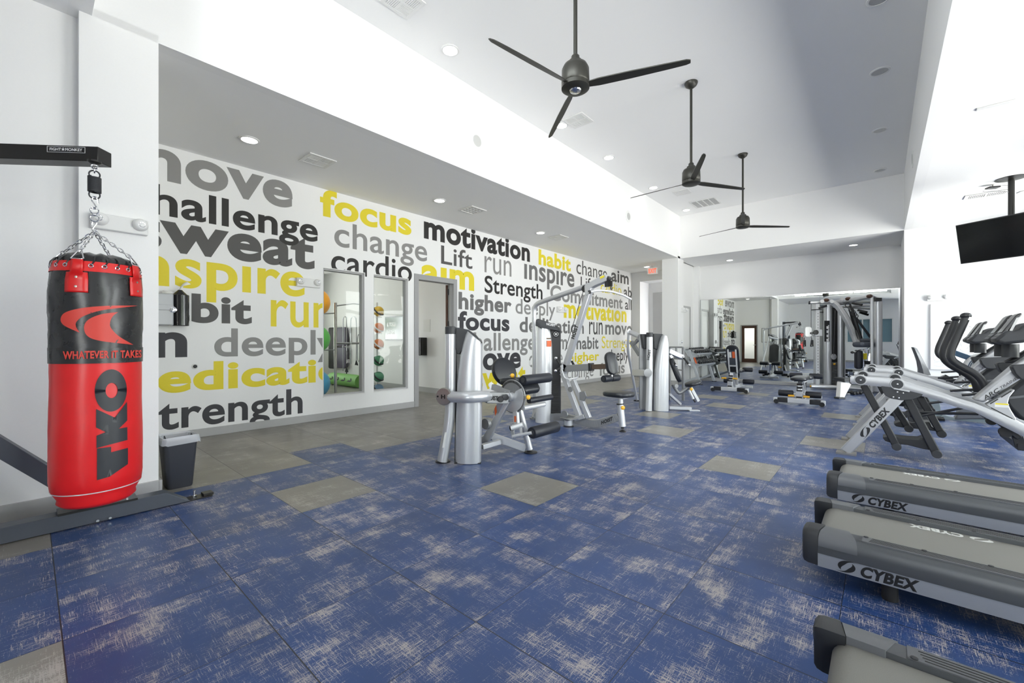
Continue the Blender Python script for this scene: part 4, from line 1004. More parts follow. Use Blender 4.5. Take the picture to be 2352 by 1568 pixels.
decal('HOIST', D(1087.5, 780, T - .078), D(1106.5, 793, T - .03) - D(1087.5, 780, T - .078), D(1089, 774.5, T - .08) - D(1087.5, 781, T - .078), .05, m='black_print', parent=mc)
c = D(1020.5, 910, T - .1); nd = (-fw * .95 - rt * .32).normalized()
hd = B().lathe([(.074, 0), (.084, -.004), (.086, .012), (.08, .022), (0, .024)], c, nd, 30).done('hub_cover', 'steel_brushed', mc)
rd, ud = nd.cross(Zv), Zv; rd = -rd if rd.dot(rt) < 0 else rd
q = B()
for s in (-1, 1): q.obb(c + nd * .026 + rd * s * .016, rd * .005 + ud * .0, ud * .02, nd * .002); q.lathe([(.009, 0), (.009, .006), (0, .008)], c + nd * .022 + rd * s * .058, nd, 10)
q.obb(c + nd * .026, rd * .016, ud * .004, nd * .002); q.done('hub_mark', 'black_metal', hd)
B().tube(fillet([D(1028, 911, T - .04), D(1040, 911, T - .12), D(1078, 913, T - .20), D(1108, 910, T - .12), D(1120, 910, T - .02)], .08, 5), .054, 16).done('clamp_tube', 'silver', mc)
a0, a1 = D(1116, 912, T - .03), D(1166, 914, T + .06)
B().bar(a0, a1, .07, .112).done('swing_arm', 'silver_dark', mc, bevel=.008)
n_ = (-fw); decal('HOIST', a0 + (a1 - a0) * .06 - fw * .042 - Zv * .022, (a1 - a0) * .5, Zv * .045, .05, m='black_print', parent=mc)
B().lathe([(.03, 0), (.03, -.03), (.024, -.038), (0, -.038)], D(1150, 916, T), fw, 18).lathe([(.028, 0), (.03, -.05), (0, -.052)], D(1162, 911, T + .02), fw, 18).done('arm_stops', 'black_plastic', mc)
YD = 3.30; c = PY(1177, 910, YD); R_d = .172
dk = B().lathe([(0, -.008), (R_d, -.008), (R_d + .004, 0), (R_d, .008), (0, .008)], c, -Yv, 48).done('slotted_disc', 'silver_dark', mc)
q = B(); q2 = B()
for k in range(40):
    a = PI * .80 - k * PI * 1.25 / 39
    d = Xv * math.cos(a) + Zv * math.sin(a); e = Zv * math.cos(a) - Xv * math.sin(a)
    q.obb(c + d * (R_d - .018) - Yv * .0095, d * .011, e * .0042, Yv * .0015)
q.done('disc_slots', 'black_print', dk)
B().prism([c + V((R_d * .93 * math.cos(a), -.012, R_d * .93 * math.sin(a))) for a in [math.radians(-120 + 13 * k) for k in range(13)]] + [c + V((.06, -.012, .06))], Yv * .012).done('disc_guard', 'silver', mc)
B().lathe([(.045, 0), (.045, -.05), (.03, -.06), (0, -.06)], c - Yv * .005, Yv, 20).cyl(c - Yv * .06 + V((-.06, 0, .0)), c - Yv * .06 + V((.0, 0, .02)), .022).done('disc_hub', 'silver', mc)
bp = PY(1158, 853, 3.55); n = V((.93, -.12, .34)).normalized(); w = Yv; upv = (Zv - n * Zv.dot(n)).normalized(); sdv = n.cross(upv)
pad = B().pad(bp, sdv * .165, upv * .165, n * .035, 7, .5).done('back_pad', 'vinyl_black', mc)
B().pad(bp - n * .038 - upv * .03, sdv * .07, upv * .10, n * .006, 5, .5).done('pad_plate', 'steel_brushed', pad)
B().bar(bp - n * .05 - upv * .06, c + V((-.06, .15, .02)), .05, .05).bar(PY(1132, 888, YD), c + V((-.03, 0, .03)), .04, .06).cyl(PY(1128, 884, YD - .02), PY(1128, 884, YD + .1), .03).done('seat_post', 'silver', mc)
sp_ = PY(1190, 873, 3.52); B().pad(sp_, V((.16, 0, .015)), V((0, .17, 0)), V((-.006, 0, .032)), 6, .25).pad(PY(1216, 890, 3.54), V((.035, 0, -.055)), V((0, .14, 0)), V((.03, 0, .025)), 5, .3).done('seat_pad', 'vinyl_black', mc)
roller(PY(1201, 873, 3.34), Yv, .46, .052, mc); roller(PY(1214.5, 920, 3.42), Yv, .40, .031, mc, 'handle_pad'); roller(PY(1221, 994, 3.32), Yv, .43, .06, mc)
B().cyl(PY(1201, 937, 3.36), PY(1201, 937, 3.36) + Yv * .36, .026).cyl(PY(1201, 937, 3.36) + Yv * .36, PY(1201, 937, 3.36) + Yv * .38 + V((0, 0, -.01)), .026, .015).done('cross_tube', 'silver_light', mc)
q = B().bar(PY(1184, 935, YD), PY(1187, 978, YD), .035, .055, Xv); q.cyl(PY(1174, 983, YD - .05), PY(1201, 975, YD + .02), .028); q.bar(PY(1177, 985, YD), PY(1180, 1006, YD), .02, .035, Xv).bar(PY(1196, 980, YD), PY(1198, 1003, YD), .02, .02, Xv)
q.cyl(PY(1178, 1002, YD - .03), PY(1222, 993.5, YD + .02), .017); q.done('lever_arm', 'silver_light', mc)
B().cyl(PY(1174, 983, YD - .055), PY(1178, 982, YD - .03), .03).done('lever_cap', 'black_plastic', mc, bevel=.004)
q = B().bar(PY(1112, 1018, 3.2), PY(1166, 918, 3.28), .06, .075); q.bar(PY(1140, 950, 3.25), PY(1162, 905, 3.2), .05, .07, Xv)
q.bar(PY(1107, 1026, 3.02), PY(1148, 1014, 3.25), .05, .05).bar(PY(1131, 1002, 3.3), PY(1207, 1029, 3.55), .06, .075).bar(PY(1106, 1010, 3.2), PY(1132, 997, 3.3), .05, .07)
q.done('base_frame', 'silver', mc, bevel=.005)
q = B().tube([PY(1194, 940, 3.5), PY(1217, 1032, 3.56)], .034, 14); f0 = PY(1219, 1033, 3.57); f0.z = 0
q.done('front_leg', 'silver', mc); B().lathe([(.072, 0), (.072, .010), (.04, .022)], f0, Zv, 24).done('leg_foot', 'black_plastic', mc)
B().lathe([(.055, -.02), (.058, -.012), (.05, 0), (.058, .012), (.055, .02)], PY(1117, 973, 3.12), Yv, 24).done('pulley', 'silver_dark', mc)
B().obb(PY(1146, 941, 3.2) - Yv * .05, V((.012, 0, .02)), V((-.005, 0, .035)) * 1, Yv * .001).obb(PY(1183, 962, YD - .03), V((.01, 0, 0)), V((0, 0, .03)), Yv * .001).done('warning_label', 'orange_label', mc)
knob(PY(1171, 862, 3.4), V((.9, -.3, .05)), mc, .022); knob(PY(1208, 912, 3.33), V((.9, -.4, .1)), mc, .022)
B().obb(D(1021, 1010, T - .07), rt * .010 + Zv * .0, Zv * .075 + rt * .012, fw * .001).done('instruction_label', 'white_label', mc)

# ---- lat pulldown
YL = 5.1
lp = thing('lat_pulldown_machine', 'silver lat pulldown machine with a high diagonal boom and a round stool', 'exercise machine', (-3.4, 5.08, 0), 'silver weight machines')
P = lambda x, y, dy=0.0: PY(x, y, YL + dy)
T = 6.28
shroud(B(), [(1230, 968.5, 1264, 969.5), (1230.5, 900, 1267.5, 900), (1230.5, 830, 1269, 830), (1230.5, 790, 1268, 792), (1231, 765, 1266, 770), (1231.5, 746, 1263.5, 757)], T, .10).done('tower_shroud', 'silver_light', lp, sharp=50)
B().prism([D(x, y, T + .05) for x, y in ((1262, 757), (1287, 757), (1287, 952), (1263, 948))], fw * .16).done('weight_bay', 'black_plastic', lp, bevel=.01)
q = B()
for k in range(16): q.obb(D(1275, 874 + k * 4.6, T - .035), rt * .055, Zv * .011, fw * .01)
q.done('weight_plates', 'rubber', lp)
R = [[D(x, y, T + dt) for x, y, dt in ((xl, yl, -.10), (xl + 12, yl + (yr - yl) * .3, -.13), (xr - 6, yr - 1, -.11), (xr, yr, -.04), (xr, yr - 1, .14), (xl, yl - 1, .14))] for xl, yl, xr, yr in ((1230, 748, 1288, 761), (1230, 741, 1288, 757), (1231, 735, 1284, 752), (1236, 732.5, 1270, 744))]
loft(B(), R).done('tower_top', 'dark_plastic', lp, bevel=.006)
decal('HOIST', D(1256, 746.5, T - .125), D(1276, 750, T - .12) - D(1256, 746.5, T - .125), Zv * .035 + rt * -.008, .04, m='white_print', parent=lp)
decal('HOIST', D(1232, 748, T - .075), D(1246, 757, T - .105) - D(1232, 748, T - .075), Zv * .05, .05, m='black_print', parent=lp)
B().lathe([(.048, 0), (.048, -.012), (.04, -.016), (0, -.016)], D(1277, 767, T - .03), fw, 24).obb(D(1276, 760, T - .03), rt * .07, Zv * .03, fw * .01).done('dial', 'black_plastic', lp)
B().torus(D(1277, 767, T - .05), fw, .033, .003, 22, 6).obb(D(1277, 767, T - .05), rt * .012, Zv * .012, fw * .002).done('dial_print', 'white_print', lp)
def quad(x0, x1, y0, y1, t0, t1): return [D(x0, y1, t0), D(x1, y1, t1), D(x1, y0, t1), D(x0, y0, t0)]
B().prism(quad(1256, 1266.5, 782, 796, T - .115, T - .06), fw * .004).done('warning_label', 'orange_label', lp)
B().prism(quad(1256, 1266, 775.5, 779, T - .115, T - .06), fw * .004).done('label_header', 'brown_metal', lp)
B().tube(fillet([P(1228, 960, .12), P(1226.5, 700, .12), P(1252, 690, .10), P(1392, 641, 0)], .16, 8), [.037] * 1 + [.037] * 19 if False else .036, 16).done('boom_tube', 'silver', lp)
B().prism([P(x, y, 0) for x, y in ((1346, 657), (1352, 652), (1384, 634), (1394, 630), (1399, 636), (1398, 645), (1372, 656), (1360, 662), (1357, 675), (1350, 680), (1347, 672))], Yv * .10).done('pulley_housing', 'silver', lp, bevel=.008)
B().obb(P(1383, 636, -.056), V((.03, 0, .008)), V((0, 0, .014)), Yv * .002).done('caution_label', 'yellow_paint', lp)
B().lathe([(.03, -.02), (.05, -.015), (.05, .015), (.03, .02)], P(1344, 663, -.02), Yv, 20).done('rear_pulley', 'black_plastic', lp); B().lathe([(.02, -.02), (.034, -.015), (.034, .015), (.02, .02)], P(1398, 640, -.03), Yv, 18).obb(P(1395, 650, -.02), V((.03, 0, 0)), V((0, 0, .05)), Yv * .02).done('front_pulley', 'black_plastic', lp)
B().tube([P(1341, 664, -.03), P(1298, 805, -.03)], .005, 6).tube([P(1402, 644, -.03), P(1404, 668, -.03)], .005, 6).done('cable', 'black_plastic', lp)
B().bar(P(1357, 660, 0), P(1299, 843, 0), .085, .07, Xv).bar(P(1299, 835), P(1294, 856), .085, .08, Xv).done('main_upright', 'silver', lp, bevel=.006)
a0, a1 = P(1318, 779, -.045), P(1328, 748, -.045); dr = (a1 - a0); decal('HOIST', a0 + V((.005, 0, 0)), dr, V((-.055, 0, .018)), .05, m='black_print', parent=lp)
B().bend([P(1352, 671, -.30), P(1374, 666, -.18), P(1404, 669, -.03), P(1431, 677, .18), P(1449, 687, .32)], .016, .05, 10).done('lat_bar', 'silver_light', lp)
B().tube([P(1352, 671, -.30), P(1356, 670, -.28)], .024, 12).done('bar_grip', 'rubber', lp)
B().obb(P(1403, 651, -.03), V((.02, 0, 0)), V((0, 0, .035)), Yv * .012).torus(P(1404, 661, -.03), Xv, .022, .006, 14, 6).done('swivel_hook', 'black_metal', lp)
B().bar(P(1296, 846), P(1358, 842.5), .085, .095).done('knee_arm', 'silver_dark', lp, bevel=.006)
B().bar(P(1355, 842.5), P(1361, 842.5), .10, .11).done('arm_collar', 'black_plastic', lp, bevel=.006)
B().bar(P(1360, 842.5), P(1396, 841), .06, .068).done('inner_slide', 'brown_metal', lp, bevel=.004)
B().cyl(P(1351.5, 836), P(1351.5, 826), .008).done('pin_stem', 'chrome', lp); B().lathe([(.02, 0), (.022, .012), (0, .016)], P(1351.5, 826), Zv, 14).done('pin_knob', 'yellow_knob', lp)
n = V((.8, -.45, .2)).normalized(); upv = V((-.16, 0, 1)).normalized(); upv = (upv - n * upv.dot(n)).normalized(); B().pad(P(1404, 834), n.cross(upv) * .085, upv * .155, n * .04, 6, .5).done('knee_pad', 'vinyl_black', lp)
roller(P(1386, 870, -.15), Yv + V((.1, 0, 0)), .17, .046, lp); roller(P(1404, 868.5, .06), Yv + V((.1, 0, 0)), .17, .046, lp)
B().cyl(P(1390, 869.5, -.1), P(1416, 867, .2), .014).cyl(P(1405, 855), P(1405, 869), .016).done('roller_axle', 'chrome', lp)
B().pad(P(1421, 904.5, .1), V((.20, -.02, .0)), V((.02, .17, 0)), V((0, 0, .032)), 6, .42).done('stool_seat', 'vinyl_black', lp)
B().obb(P(1423, 912, .1), V((.1, 0, 0)), V((0, .09, 0)), V((0, 0, .008))).cyl(P(1425, 911, .1), P(1426, 932, .1), .034).done('seat_column', 'silver_light', lp)
B().tube([P(1424.5, 928, .1), P(1430, 979, .1)], .045, 18).done('stool_sleeve', 'silver', lp)
B().cyl(P(1424.5, 926, .1), P(1424.7, 929, .1), .049, seg=18).cyl(P(1430, 978, .1), P(1430, 984, .1), .02).lathe([(.045, 0), (.045, .008), (.015, .03)], (P(1430, 988, .1).x, P(1430, 988, .1).y, 0), Zv, 20).done('stool_foot', 'black_plastic', lp)
knob(P(1427, 935, .06), V((.8, -.6, 0)), lp, .026, .045)
sb = [P(1263, 957, 0), P(1300, 958, 0), P(1340, 968, .02), P(1368, 972, .04), P(1395, 966, .07), P(1421, 957, .1)]
cv = spline(sb, 5); q = B()
for a, b in zip(cv, cv[1:]): q.bar(a, b + (b - a) * .1, .075, .10)
q.done('base_beam', 'silver_dark', lp, bevel=.004)
a0 = P(1381, 975, -.02); decal('HOIST', a0 + Zv * .0, P(1407, 965, .02) - a0, Zv * .05, .05, m='black_print', parent=lp)
q = B().bar(P(1293, 856), P(1331, 958), .07, .075, Xv).bar(P(1316, 872, -.02), P(1353, 960, -.02), .06, .065, Xv).bar(P(1322, 962), P(1345, 955), .09, .06)
q.done('lower_struts', 'silver', lp, bevel=.006)
q = B().obb(P(1308, 960, -.08), V((.11, -.04, 0)), V((.02, .09, 0)), V((0, 0, .008))).done('foot_plate', 'silver_dark', lp, bevel=.004)
B().cyl(P(1306, 964, -.08), V((P(1306, 979, -.08).x, P(1306, 979, -.08).y, .015)), .06, seg=20).done('front_foot', 'silver', lp); B().lathe([(.075, 0), (.075, .01), (.06, .02)], (P(1306, 979, -.08).x, P(1306, 979, -.08).y, 0), Zv, 22).done('foot_pad', 'black_plastic', lp)
q = PZ(1225, 962); B().bar(P(1232, 940, .1), V((q.x, q.y, .02)), .05, .05).cyl((q.x, q.y, 0), (q.x, q.y, .02), .055).done('rear_foot', 'silver_dark', lp)
B().lathe([(.05, -.012), (.055, 0), (.05, .012)], P(1297, 951, -.1), Yv, 22).done('guide_pulley', 'silver_dark', lp); B().prism([P(x, y, -.05) for x, y in ((1331, 900), (1343, 898), (1347, 910), (1342, 921), (1332, 918))], Yv * .02).done('pulley_guard', 'silver_dark', lp); B().lathe([(.035, -.012), (.04, 0), (.035, .012)], P(1310, 894, -.04), Yv, 20).done('guide_pulley', 'silver_dark', lp)
B().bend([P(1289, 845, -.10), P(1297, 868, -.10), P(1305, 871, -.10), P(1327, 867, .1), P(1328, 852, .16), P(1318, 838, .2)], .013, .04, 9).bar(P(1290, 838, -.1), P(1291, 848, -.1), .03, .03).done('handle_pipe', 'silver_light', lp)
for a, b in ((P(1277, 822, -.14), P(1288, 839, -.1)), (P(1276.5, 851, -.16), P(1288, 844, -.1)), (P(1312, 827, .2), P(1318, 838, .2))):
    h_ = B().cyl(a, b, .017, seg=12).done('hand_grip', 'rubber', lp); B().ball(a, .022).done('grip_end', 'chrome', h_)

# ---- chest press
cp = thing('chest_press_machine', 'silver chest press machine seen from behind, between the lat pulldown and the dumbbell rack', 'exercise machine', (-2.9, 7.3, 0), 'silver weight machines')
T = 7.33
B().prism([D(x, y, T + .1) for x, y in ((1468, 768), (1486, 768), (1486, 941), (1468.5, 938))], fw * .05).done('side_plate', 'silver_dark', cp, bevel=.006)
B().tube(fillet([D(1492, 772, T - .05), D(1492, 880, T - .05), D(1490, 943, T - .06)], .2, 5), .053, 18).done('front_post', 'silver_light', cp)
B().tube([D(1492, 774, T - .05), D(1492, 763.5, T - .05)], .056, 18).done('post_cap', 'dark_plastic', cp, bevel=.008)
B().prism([D(x, y, T + .04) for x, y in ((1472, 767), (1487, 767), (1486, 802), (1477, 800))], fw * .08).prism([D(x, y, T + .05) for x, y in ((1499, 766), (1519, 767), (1527, 772), (1530, 778), (1513, 785), (1508, 803), (1500, 800))], fw * .10).done('tower_top', 'dark_plastic', cp, bevel=.008)
B().prism([D(x, y, T + .07) for x, y in ((1499, 795), (1509, 795), (1504, 941), (1500, 941))], fw * .08).done('weight_bay', 'black_plastic', cp)
shroud(B(), [(1502.5, 942, 1534.8, 943), (1503, 900, 1535, 900), (1504, 850, 1535.3, 850), (1508, 815, 1535.5, 815), (1513, 790, 1535, 790), (1518, 774, 1533, 779), (1521, 769, 1530, 773)], T, .09).done('tower_shroud', 'silver_light', cp, sharp=50)
decal('HOIST', D(1491.5, 826, T - .112), D(1495.5, 802, T - .112) - D(1491.5, 826, T - .112), -rt * .045, .05, m='black_print', parent=cp)
c = D(1487.5, 856, T - .14); B().lathe([(.07, 0), (.073, -.008), (.07, -.016), (0, -.02)], c, fw, 26).done('hub_cover', 'silver_dark', cp)
B().bar(D(1456, 855, T + .3), D(1484, 856, T - .08), .08, .11).done('pivot_beam', 'silver', cp, bevel=.006)
B().bend([D(1444, 757, T + .5), D(1441.5, 803, T + .6), D(1463.5, 919, 8.5)], .024, .1, 12).done('rear_leg', 'silver_light', cp)
q = PZ(1466, 921); B().bar(V((q.x - .08, q.y, .012)), V((q.x + .08, q.y, .012)), .07, .024).done('leg_foot', 'black_plastic', cp)
B().tube([D(1446, 762, T + .5), D(1470, 772, T + .2)], .045, 14).lathe([(.04, -.02), (.045, 0), (.03, .03)], D(1445, 761, T + .48), fw, 18).done('pivot_head', 'silver', cp)
B().bar(D(1450, 785, T + .5), D(1470, 815, T + .3), .06, .07).bar(D(1455, 792, T + .4), D(1466, 779, T + .3), .05, .05).done('link_arm', 'silver_dark', cp, bevel=.004)
B().bar(D(1535, 806, T + .3), D(1567, 820, T + .5), .075, .085).bar(D(1539, 815, T + .2), D(1543, 822, T + .2), .05, .05).done('press_arm', 'silver', cp, bevel=.006)
for a, b in ((D(1569, 820, T + .45), D(1583, 838, T + .3)), (D(1543, 827, T + .3), D(1553, 839, T + .1))):
    h_ = B().cyl(a, b, .017, seg=10).done('hand_grip', 'rubber', cp); B().ball(b, .024).ball(a, .026).done('grip_end', 'chrome', h_)
n = (rt * .86 - fw * .42 + Zv * .35).normalized(); ax = (D(1563, 874, 7.6) - D(1541, 818, 7.6)); upv = -ax.normalized(); upv = (upv - n * upv.dot(n)).normalized()
B().pad(D(1551, 849, 7.6), n.cross(upv) * .13, upv * (ax.length / 2), n * .04, 6, .5).done('back_pad', 'vinyl_black', cp)
sn = (Zv - rt * .28).normalized(); B().pad(D(1592, 880, 7.5), (rt + Zv * .28) * .135, fw * .14, sn * .032, 6, .45).done('seat_pad', 'vinyl_black', cp)
B().bar(D(1586, 889, 7.5), D(1604, 921, 7.5), .05, .05).cyl(D(1582, 895, 7.5), D(1592, 916, 7.5), .026).done('seat_post', 'silver_light', cp, bevel=.004)
B().cyl(D(1592, 916, 7.5), D(1597, 923, 7.5), .014).done('post_tip', 'black_plastic', cp); knob(D(1586, 893, 7.46), -fw, cp, .026, .03)
B().tube(spline([D(1545, 882, 7.6), D(1553, 895, 7.6), D(1562, 902, 7.6), D(1580, 890, 7.55)], 5), .03, 12).lathe([(.036, -.02), (.038, .0), (.03, .04)], D(1553, 886, 7.5), fw, 18).done('seat_frame', 'silver_dark', cp)
q = PZ(1596, 944); q2 = PZ(1563, 932)
B().bar(D(1537, 936, 7.35), V((q.x - .06, q.y, .04)), .06, .05).bar(D(1537, 905, 7.7), V((q2.x, q2.y, .03)), .045, .045).obb(V((q.x - .02, q.y, .012)), rt * .09, fw * .05, Zv * .012).done('base_frame', 'silver', cp, bevel=.005)
t8 = 8.4; gx = D(1569, 797, t8); gb = V((gx.x, gx.y, 0.02)); g2 = D(1538, 797, t8 + .25)
q = B().bar(gb, gx, .045, .045, Xv).bar(gx, g2, .04, .03).bar(D(1553, 797, t8 + .1), D(1553, 822, t8 + .1), .03, .03, Xv).bar(D(1569, 823, t8), D(1549, 822, t8 + .2), .05, .05).bar(D(1569, 850, t8), D(1556, 849, t8 + .1), .02, .02).bar(V((g2.x, g2.y, 0)), g2, .04, .04, Xv)
q.done('guard_frame', 'silver_dark', cp, bevel=.004)

# ---- adjustable benches (length along the room, feet towards the camera)
def bench(ox, oy, incline, label):
    t = thing('weight_bench', label, 'bench', (ox, oy, 0), 'adjustable weight benches')
    O = V((ox, oy, 0)); A = lambda x, y, z: O + V((x, y, z))
    B().bar(A(-.20, 0, .075), A(.20, 0, .075), .07, .085).bar(A(0, 0, .085), A(0, 1.15, .085), .07, .08).bar(A(-.26, 1.15, .05), A(.26, 1.15, .05), .06, .06).done('base_frame', 'silver_light', t, bevel=.008)
    for s in (-1, 1):
        B().bar(A(s * .17, 0, .075), A(s * .34, 0, .075), .078, .09).done('foot_grip', 'black_plastic', t, bevel=.01)
        B().obb(A(s * .375, 0, .07), Xv * .035, Yv * .035, Zv * .045).done('foot_bracket', 'silver_light', t, bevel=.01)
        B().cyl(A(s * .36, -.045, .045), A(s * .36, -.02, .045), .042, seg=20).cyl(A(s * .36, .02, .03), A(s * .36, .045, .03), .03).done('wheel', 'rubber', t)
    q = B().bar(A(0, .12, .1), A(0, .22, .44), .08, .07, Xv).bar(A(-.05, .30, .1), A(-.03, .16, .36), .03, .045, Xv).bar(A(.05, .30, .1), A(.03, .16, .36), .03, .045, Xv).bar(A(0, .72, .1), A(0, .62, .42), .06, .06, Xv).obb(A(0, .10, .17), Xv * .055, Yv * .05, Zv * .08)
    q.done('upright', 'silver', t, bevel=.006)
    q = B()
    for k in range(5): q.obb(A(.0, .06 + .02 * k, .14 + .06 * k), Xv * .045, Yv * .02, Zv * .016)
    q.done('ladder_stops', 'black_plastic', t)
    if incline:
        ang = math.radians(74); piv = A(0, .42, .46); d = V((0, -math.cos(ang), math.sin(ang))); n = V((0, math.sin(ang), math.cos(ang)))
    else:
        ang = 0; piv = A(0, .50, .49); d = V((0, -1, 0)); n = V((0, 0, 1))
    L = .68 if incline else .62
    bk = B().pad(piv + d * L / 2, Xv * (.145 if incline else .135), d * L / 2, n * .032, 6, .45).done('back_pad', 'vinyl_black', t)
    q = B()
    for s in (-1, 1): q.bar(piv + Xv * s * .085 - n * .05, piv + d * L * .86 + Xv * s * .085 - n * .05, .03, .03, n)
    q.bar(piv + d * L * .25 - n * .05 - Xv * .085, piv + d * L * .25 - n * .05 + Xv * .085, .03, .03, n); q.done('pad_frame', 'silver_light', t, bevel=.004)
    B().obb(piv + d * L * .55 - n * .042, Xv * .075, d * L * .27, n * .004).done('pad_board', 'slate_metal', bk)
    if incline: B().obb(piv + d * L * .66 - n * .048 + Xv * .035, Xv * .03, d * .08, n * .002).done('warning_label', 'orange_label', bk); B().obb(piv + d * L * .66 - n * .048 - Xv * .04, Xv * .025, d * .07, n * .002).done('info_label', 'white_label', bk)
    B().pad(A(0, .70, .475), Xv * .16, Yv * .17, Zv * .035, 6, .35).done('seat_pad', 'vinyl_black', t)
    for s in (-1, 1):
        roller(A(s * .06, 1.02, .49), Xv * s, .22, .055, t); roller(A(s * .10, .88 if incline else .10, .20), Xv * s, .24, .06, t)
    B().cyl(A(-.28, 1.02, .49), A(.28, 1.02, .49), .014).bar(A(0, .82, .45), A(0, 1.02, .49), .05, .05).cyl(A(-.3, .88 if incline else .10, .20), A(.3, .88 if incline else .10, .20), .014).bar(A(0, .88, .2), A(0, .95, .46), .04, .04, Xv).done('roller_axle', 'chrome', t)
    for s in (-1, 1): B().cyl(A(s * .07, .02, .165 if not incline else .33), A(s * .17, .02, .16 if not incline else .325), .02, seg=12).done('adjuster_grip', 'yellow_knob', t)
    return t
bench(-2.70, 10.90, True, 'black adjustable bench set upright, before the left mirror panel')
bench(-1.17, 9.58, False, 'black adjustable bench set flat, nearest bench, in front of the multi station')

# ---- dumbbell rack and dumbbells
rk = thing('dumbbell_rack', 'pale two tier dumbbell rack against the far left wall', 'rack', (-4.05, 12.9, 0))
for y in (12.24, 13.55):
    B().bar((-3.77, y, .01), (-4.07, y, .97), .05, .07, Xv).bar((-3.84, y, .20), (-4.25, y, .03), .045, .06).done('rack_leg', 'rack_paint', rk, bevel=.005)
    B().box((-3.83, y - .04, 0), (-3.71, y + .04, .014)).done('rack_foot', 'rubber', rk); B().box((-4.26, y - .04, 0), (-4.18, y + .04, .03)).done('rack_foot', 'rubber', rk)
tn = V((.34, 0, .94)); tx = V((.94, 0, -.34))
for zc, xc in ((.895, -4.015), (.60, -3.92)):
    o = V((xc, 12.90, zc)); q = B().obb(o, tx * .17, Yv * .70, tn * .008)
    q.obb(o + tx * .17 + tn * .012, tx * .006, Yv * .70, tn * .022).obb(o - tx * .17 + tn * .012, tx * .006, Yv * .70, tn * .022)
    for y in (-.66, .64): q.prism([o + tx * .2 + Yv * y, o - tx * .2 + Yv * y, o - tx * .05 + Yv * y - V((.03, 0, .13)), o + tx * .05 + Yv * y - V((.0, 0, .13))], Yv * .02)
    q.done('rack_tray', 'rack_paint', rk)
B().obb((-3.885, 12.212, .66), V((-.03, 0, .09)), V((.02, 0, .006)), Yv * .002).done('warning_label', 'orange_label', rk)
db = thing('dumbbell', 'x', 'dumbbell', (0, 0, 0)); 
def hexh(q, c, ax, r, L): q.tube([c - ax * L / 2, c - ax * L * .36, c + ax * L * .36, c + ax * L / 2], [r * .86, r, r, r * .86], 6)
for sx_ in (-1, 1): hq = B(); hexh(hq, V((sx_ * .095, 0, 0)), Xv, .056, .07); hq.done('dumbbell_head', 'dumbbell_black', db, bevel=.004)
B().cyl((-.06, 0, 0), (.06, 0, 0), .016, seg=14).done('handle', 'dumbbell_metal', db)
ords = ['first', 'second', 'third', 'fourth', 'fifth', 'sixth', 'seventh', 'eighth']; first = True
for zc, xc, tier in ((.895, -4.015, 'upper'), (.60, -3.92, 'lower')):
    for k in range(8):
        s = (.86 + .02 * k) * (1.0 if tier == 'upper' else 1.12); y = 12.34 + k * .160
        loc = V((xc, y, zc)) + tn * (.056 * s * .87 + .014)
        lb_ = 'black hex dumbbell on the %s tier of the rack, %s from the camera end' % (tier, ords[k])
        o = db if first else dup(db, (0, 0, 0)); first = False
        o.location = loc; o.rotation_euler = (0, math.radians(20), 0); o.scale = (s, s, s)
        o['label'] = lb_; o['group'] = 'hex dumbbells on the rack'

# ---- multi station cable machine
cs = thing('cable_station', 'tall silver multi station cable machine in front of the mirrors', 'exercise machine', (-.9, 12.6, 0))
def col(px, yb, yt, t, wpx, name, m='silver', round_=True):
    a = D(px, yb, t); b = D(px, yt, t); a.z = .03; r = wpx / 2 * t / F * .92
    if round_: B().cyl(a, b, r, seg=20).done(name, m, cs)
    else: B().bar(a, b, r * 2, r * 2, fw).done(name, m, cs, bevel=.006)
    return a, b, r
a, b, r = col(1875.5, 890, 698, 10.75, 9.5, 'pulley_column', 'silver_light', False)
q = B()
for k in range(24): q.cyl(a + Zv * (.22 + k * .072) - fw * (r + .001) , a + Zv * (.22 + k * .072) - fw * (r + .003), .010, seg=8)
q.done('column_holes', 'black_print', cs)
col(1901, 889, 700, 10.9, 16.5, 'main_column', 'silver'); col(1930, 887, 706, 10.7, 11, 'stack_column', 'silver'); col(1941, 884, 740, 10.9, 4.5, 'guide_post', 'silver_light'); col(1945.5, 884, 737, 10.9, 4.5, 'guide_post', 'silver_light')
col(2002.5, 900, 681, 9.8, 6.5, 'front_column', 'silver_light'); col(2016, 903, 690, 9.9, 18, 'corner_column', 'silver')
B().prism([D(x, y, 10.95) for x, y in ((1909, 707), (1925, 706), (1926, 886), (1910, 888))], fw * .10).done('weight_bay', 'black_plastic', cs)
q = B()
for k in range(17): q.obb(D(1921, 833 + k * 3.2, 10.85), rt * .075, Zv * .014, fw * .05)
q.done('weight_plates', 'silver_dark', cs)
B().lathe([(.07, -.01), (.075, 0), (.07, .01)], D(1915, 819, 10.8), fw, 24).done('stack_pulley', 'silver', cs); B().ball(D(1916.5, 836, 10.75), .028).done('stack_pin', 'yellow_knob', cs)
q = B()
for k in range(5): q.obb(D(1899.5, 741 + k * 9.6, 10.80), rt * .066, Zv * (.0535), fw * .004)
q.done('exercise_placard', 'black_print', cs)
q = B()
for k in range(4): q.obb(D(1901, 752 + k * 9.6, 10.79), rt * .028, Zv * .034, fw * .006); q.ball(D(1903, 747.5 + k * 9.6, 10.785), .014)
q.done('placard_figures', 'white_print', cs)
q = B(); cv = spline([D(1912, 695, 10.8), D(1926, 706, 10.7), D(1945, 735, 10.55), D(1960, 768, 10.5), D(1967, 787, 10.4)], 5)
for p0, p1 in zip(cv, cv[1:]): q.bar(p0, p1 + (p1 - p0) * .12, .10, .10, rt)
q.done('curved_arm', 'silver_light', cs, bevel=.006)
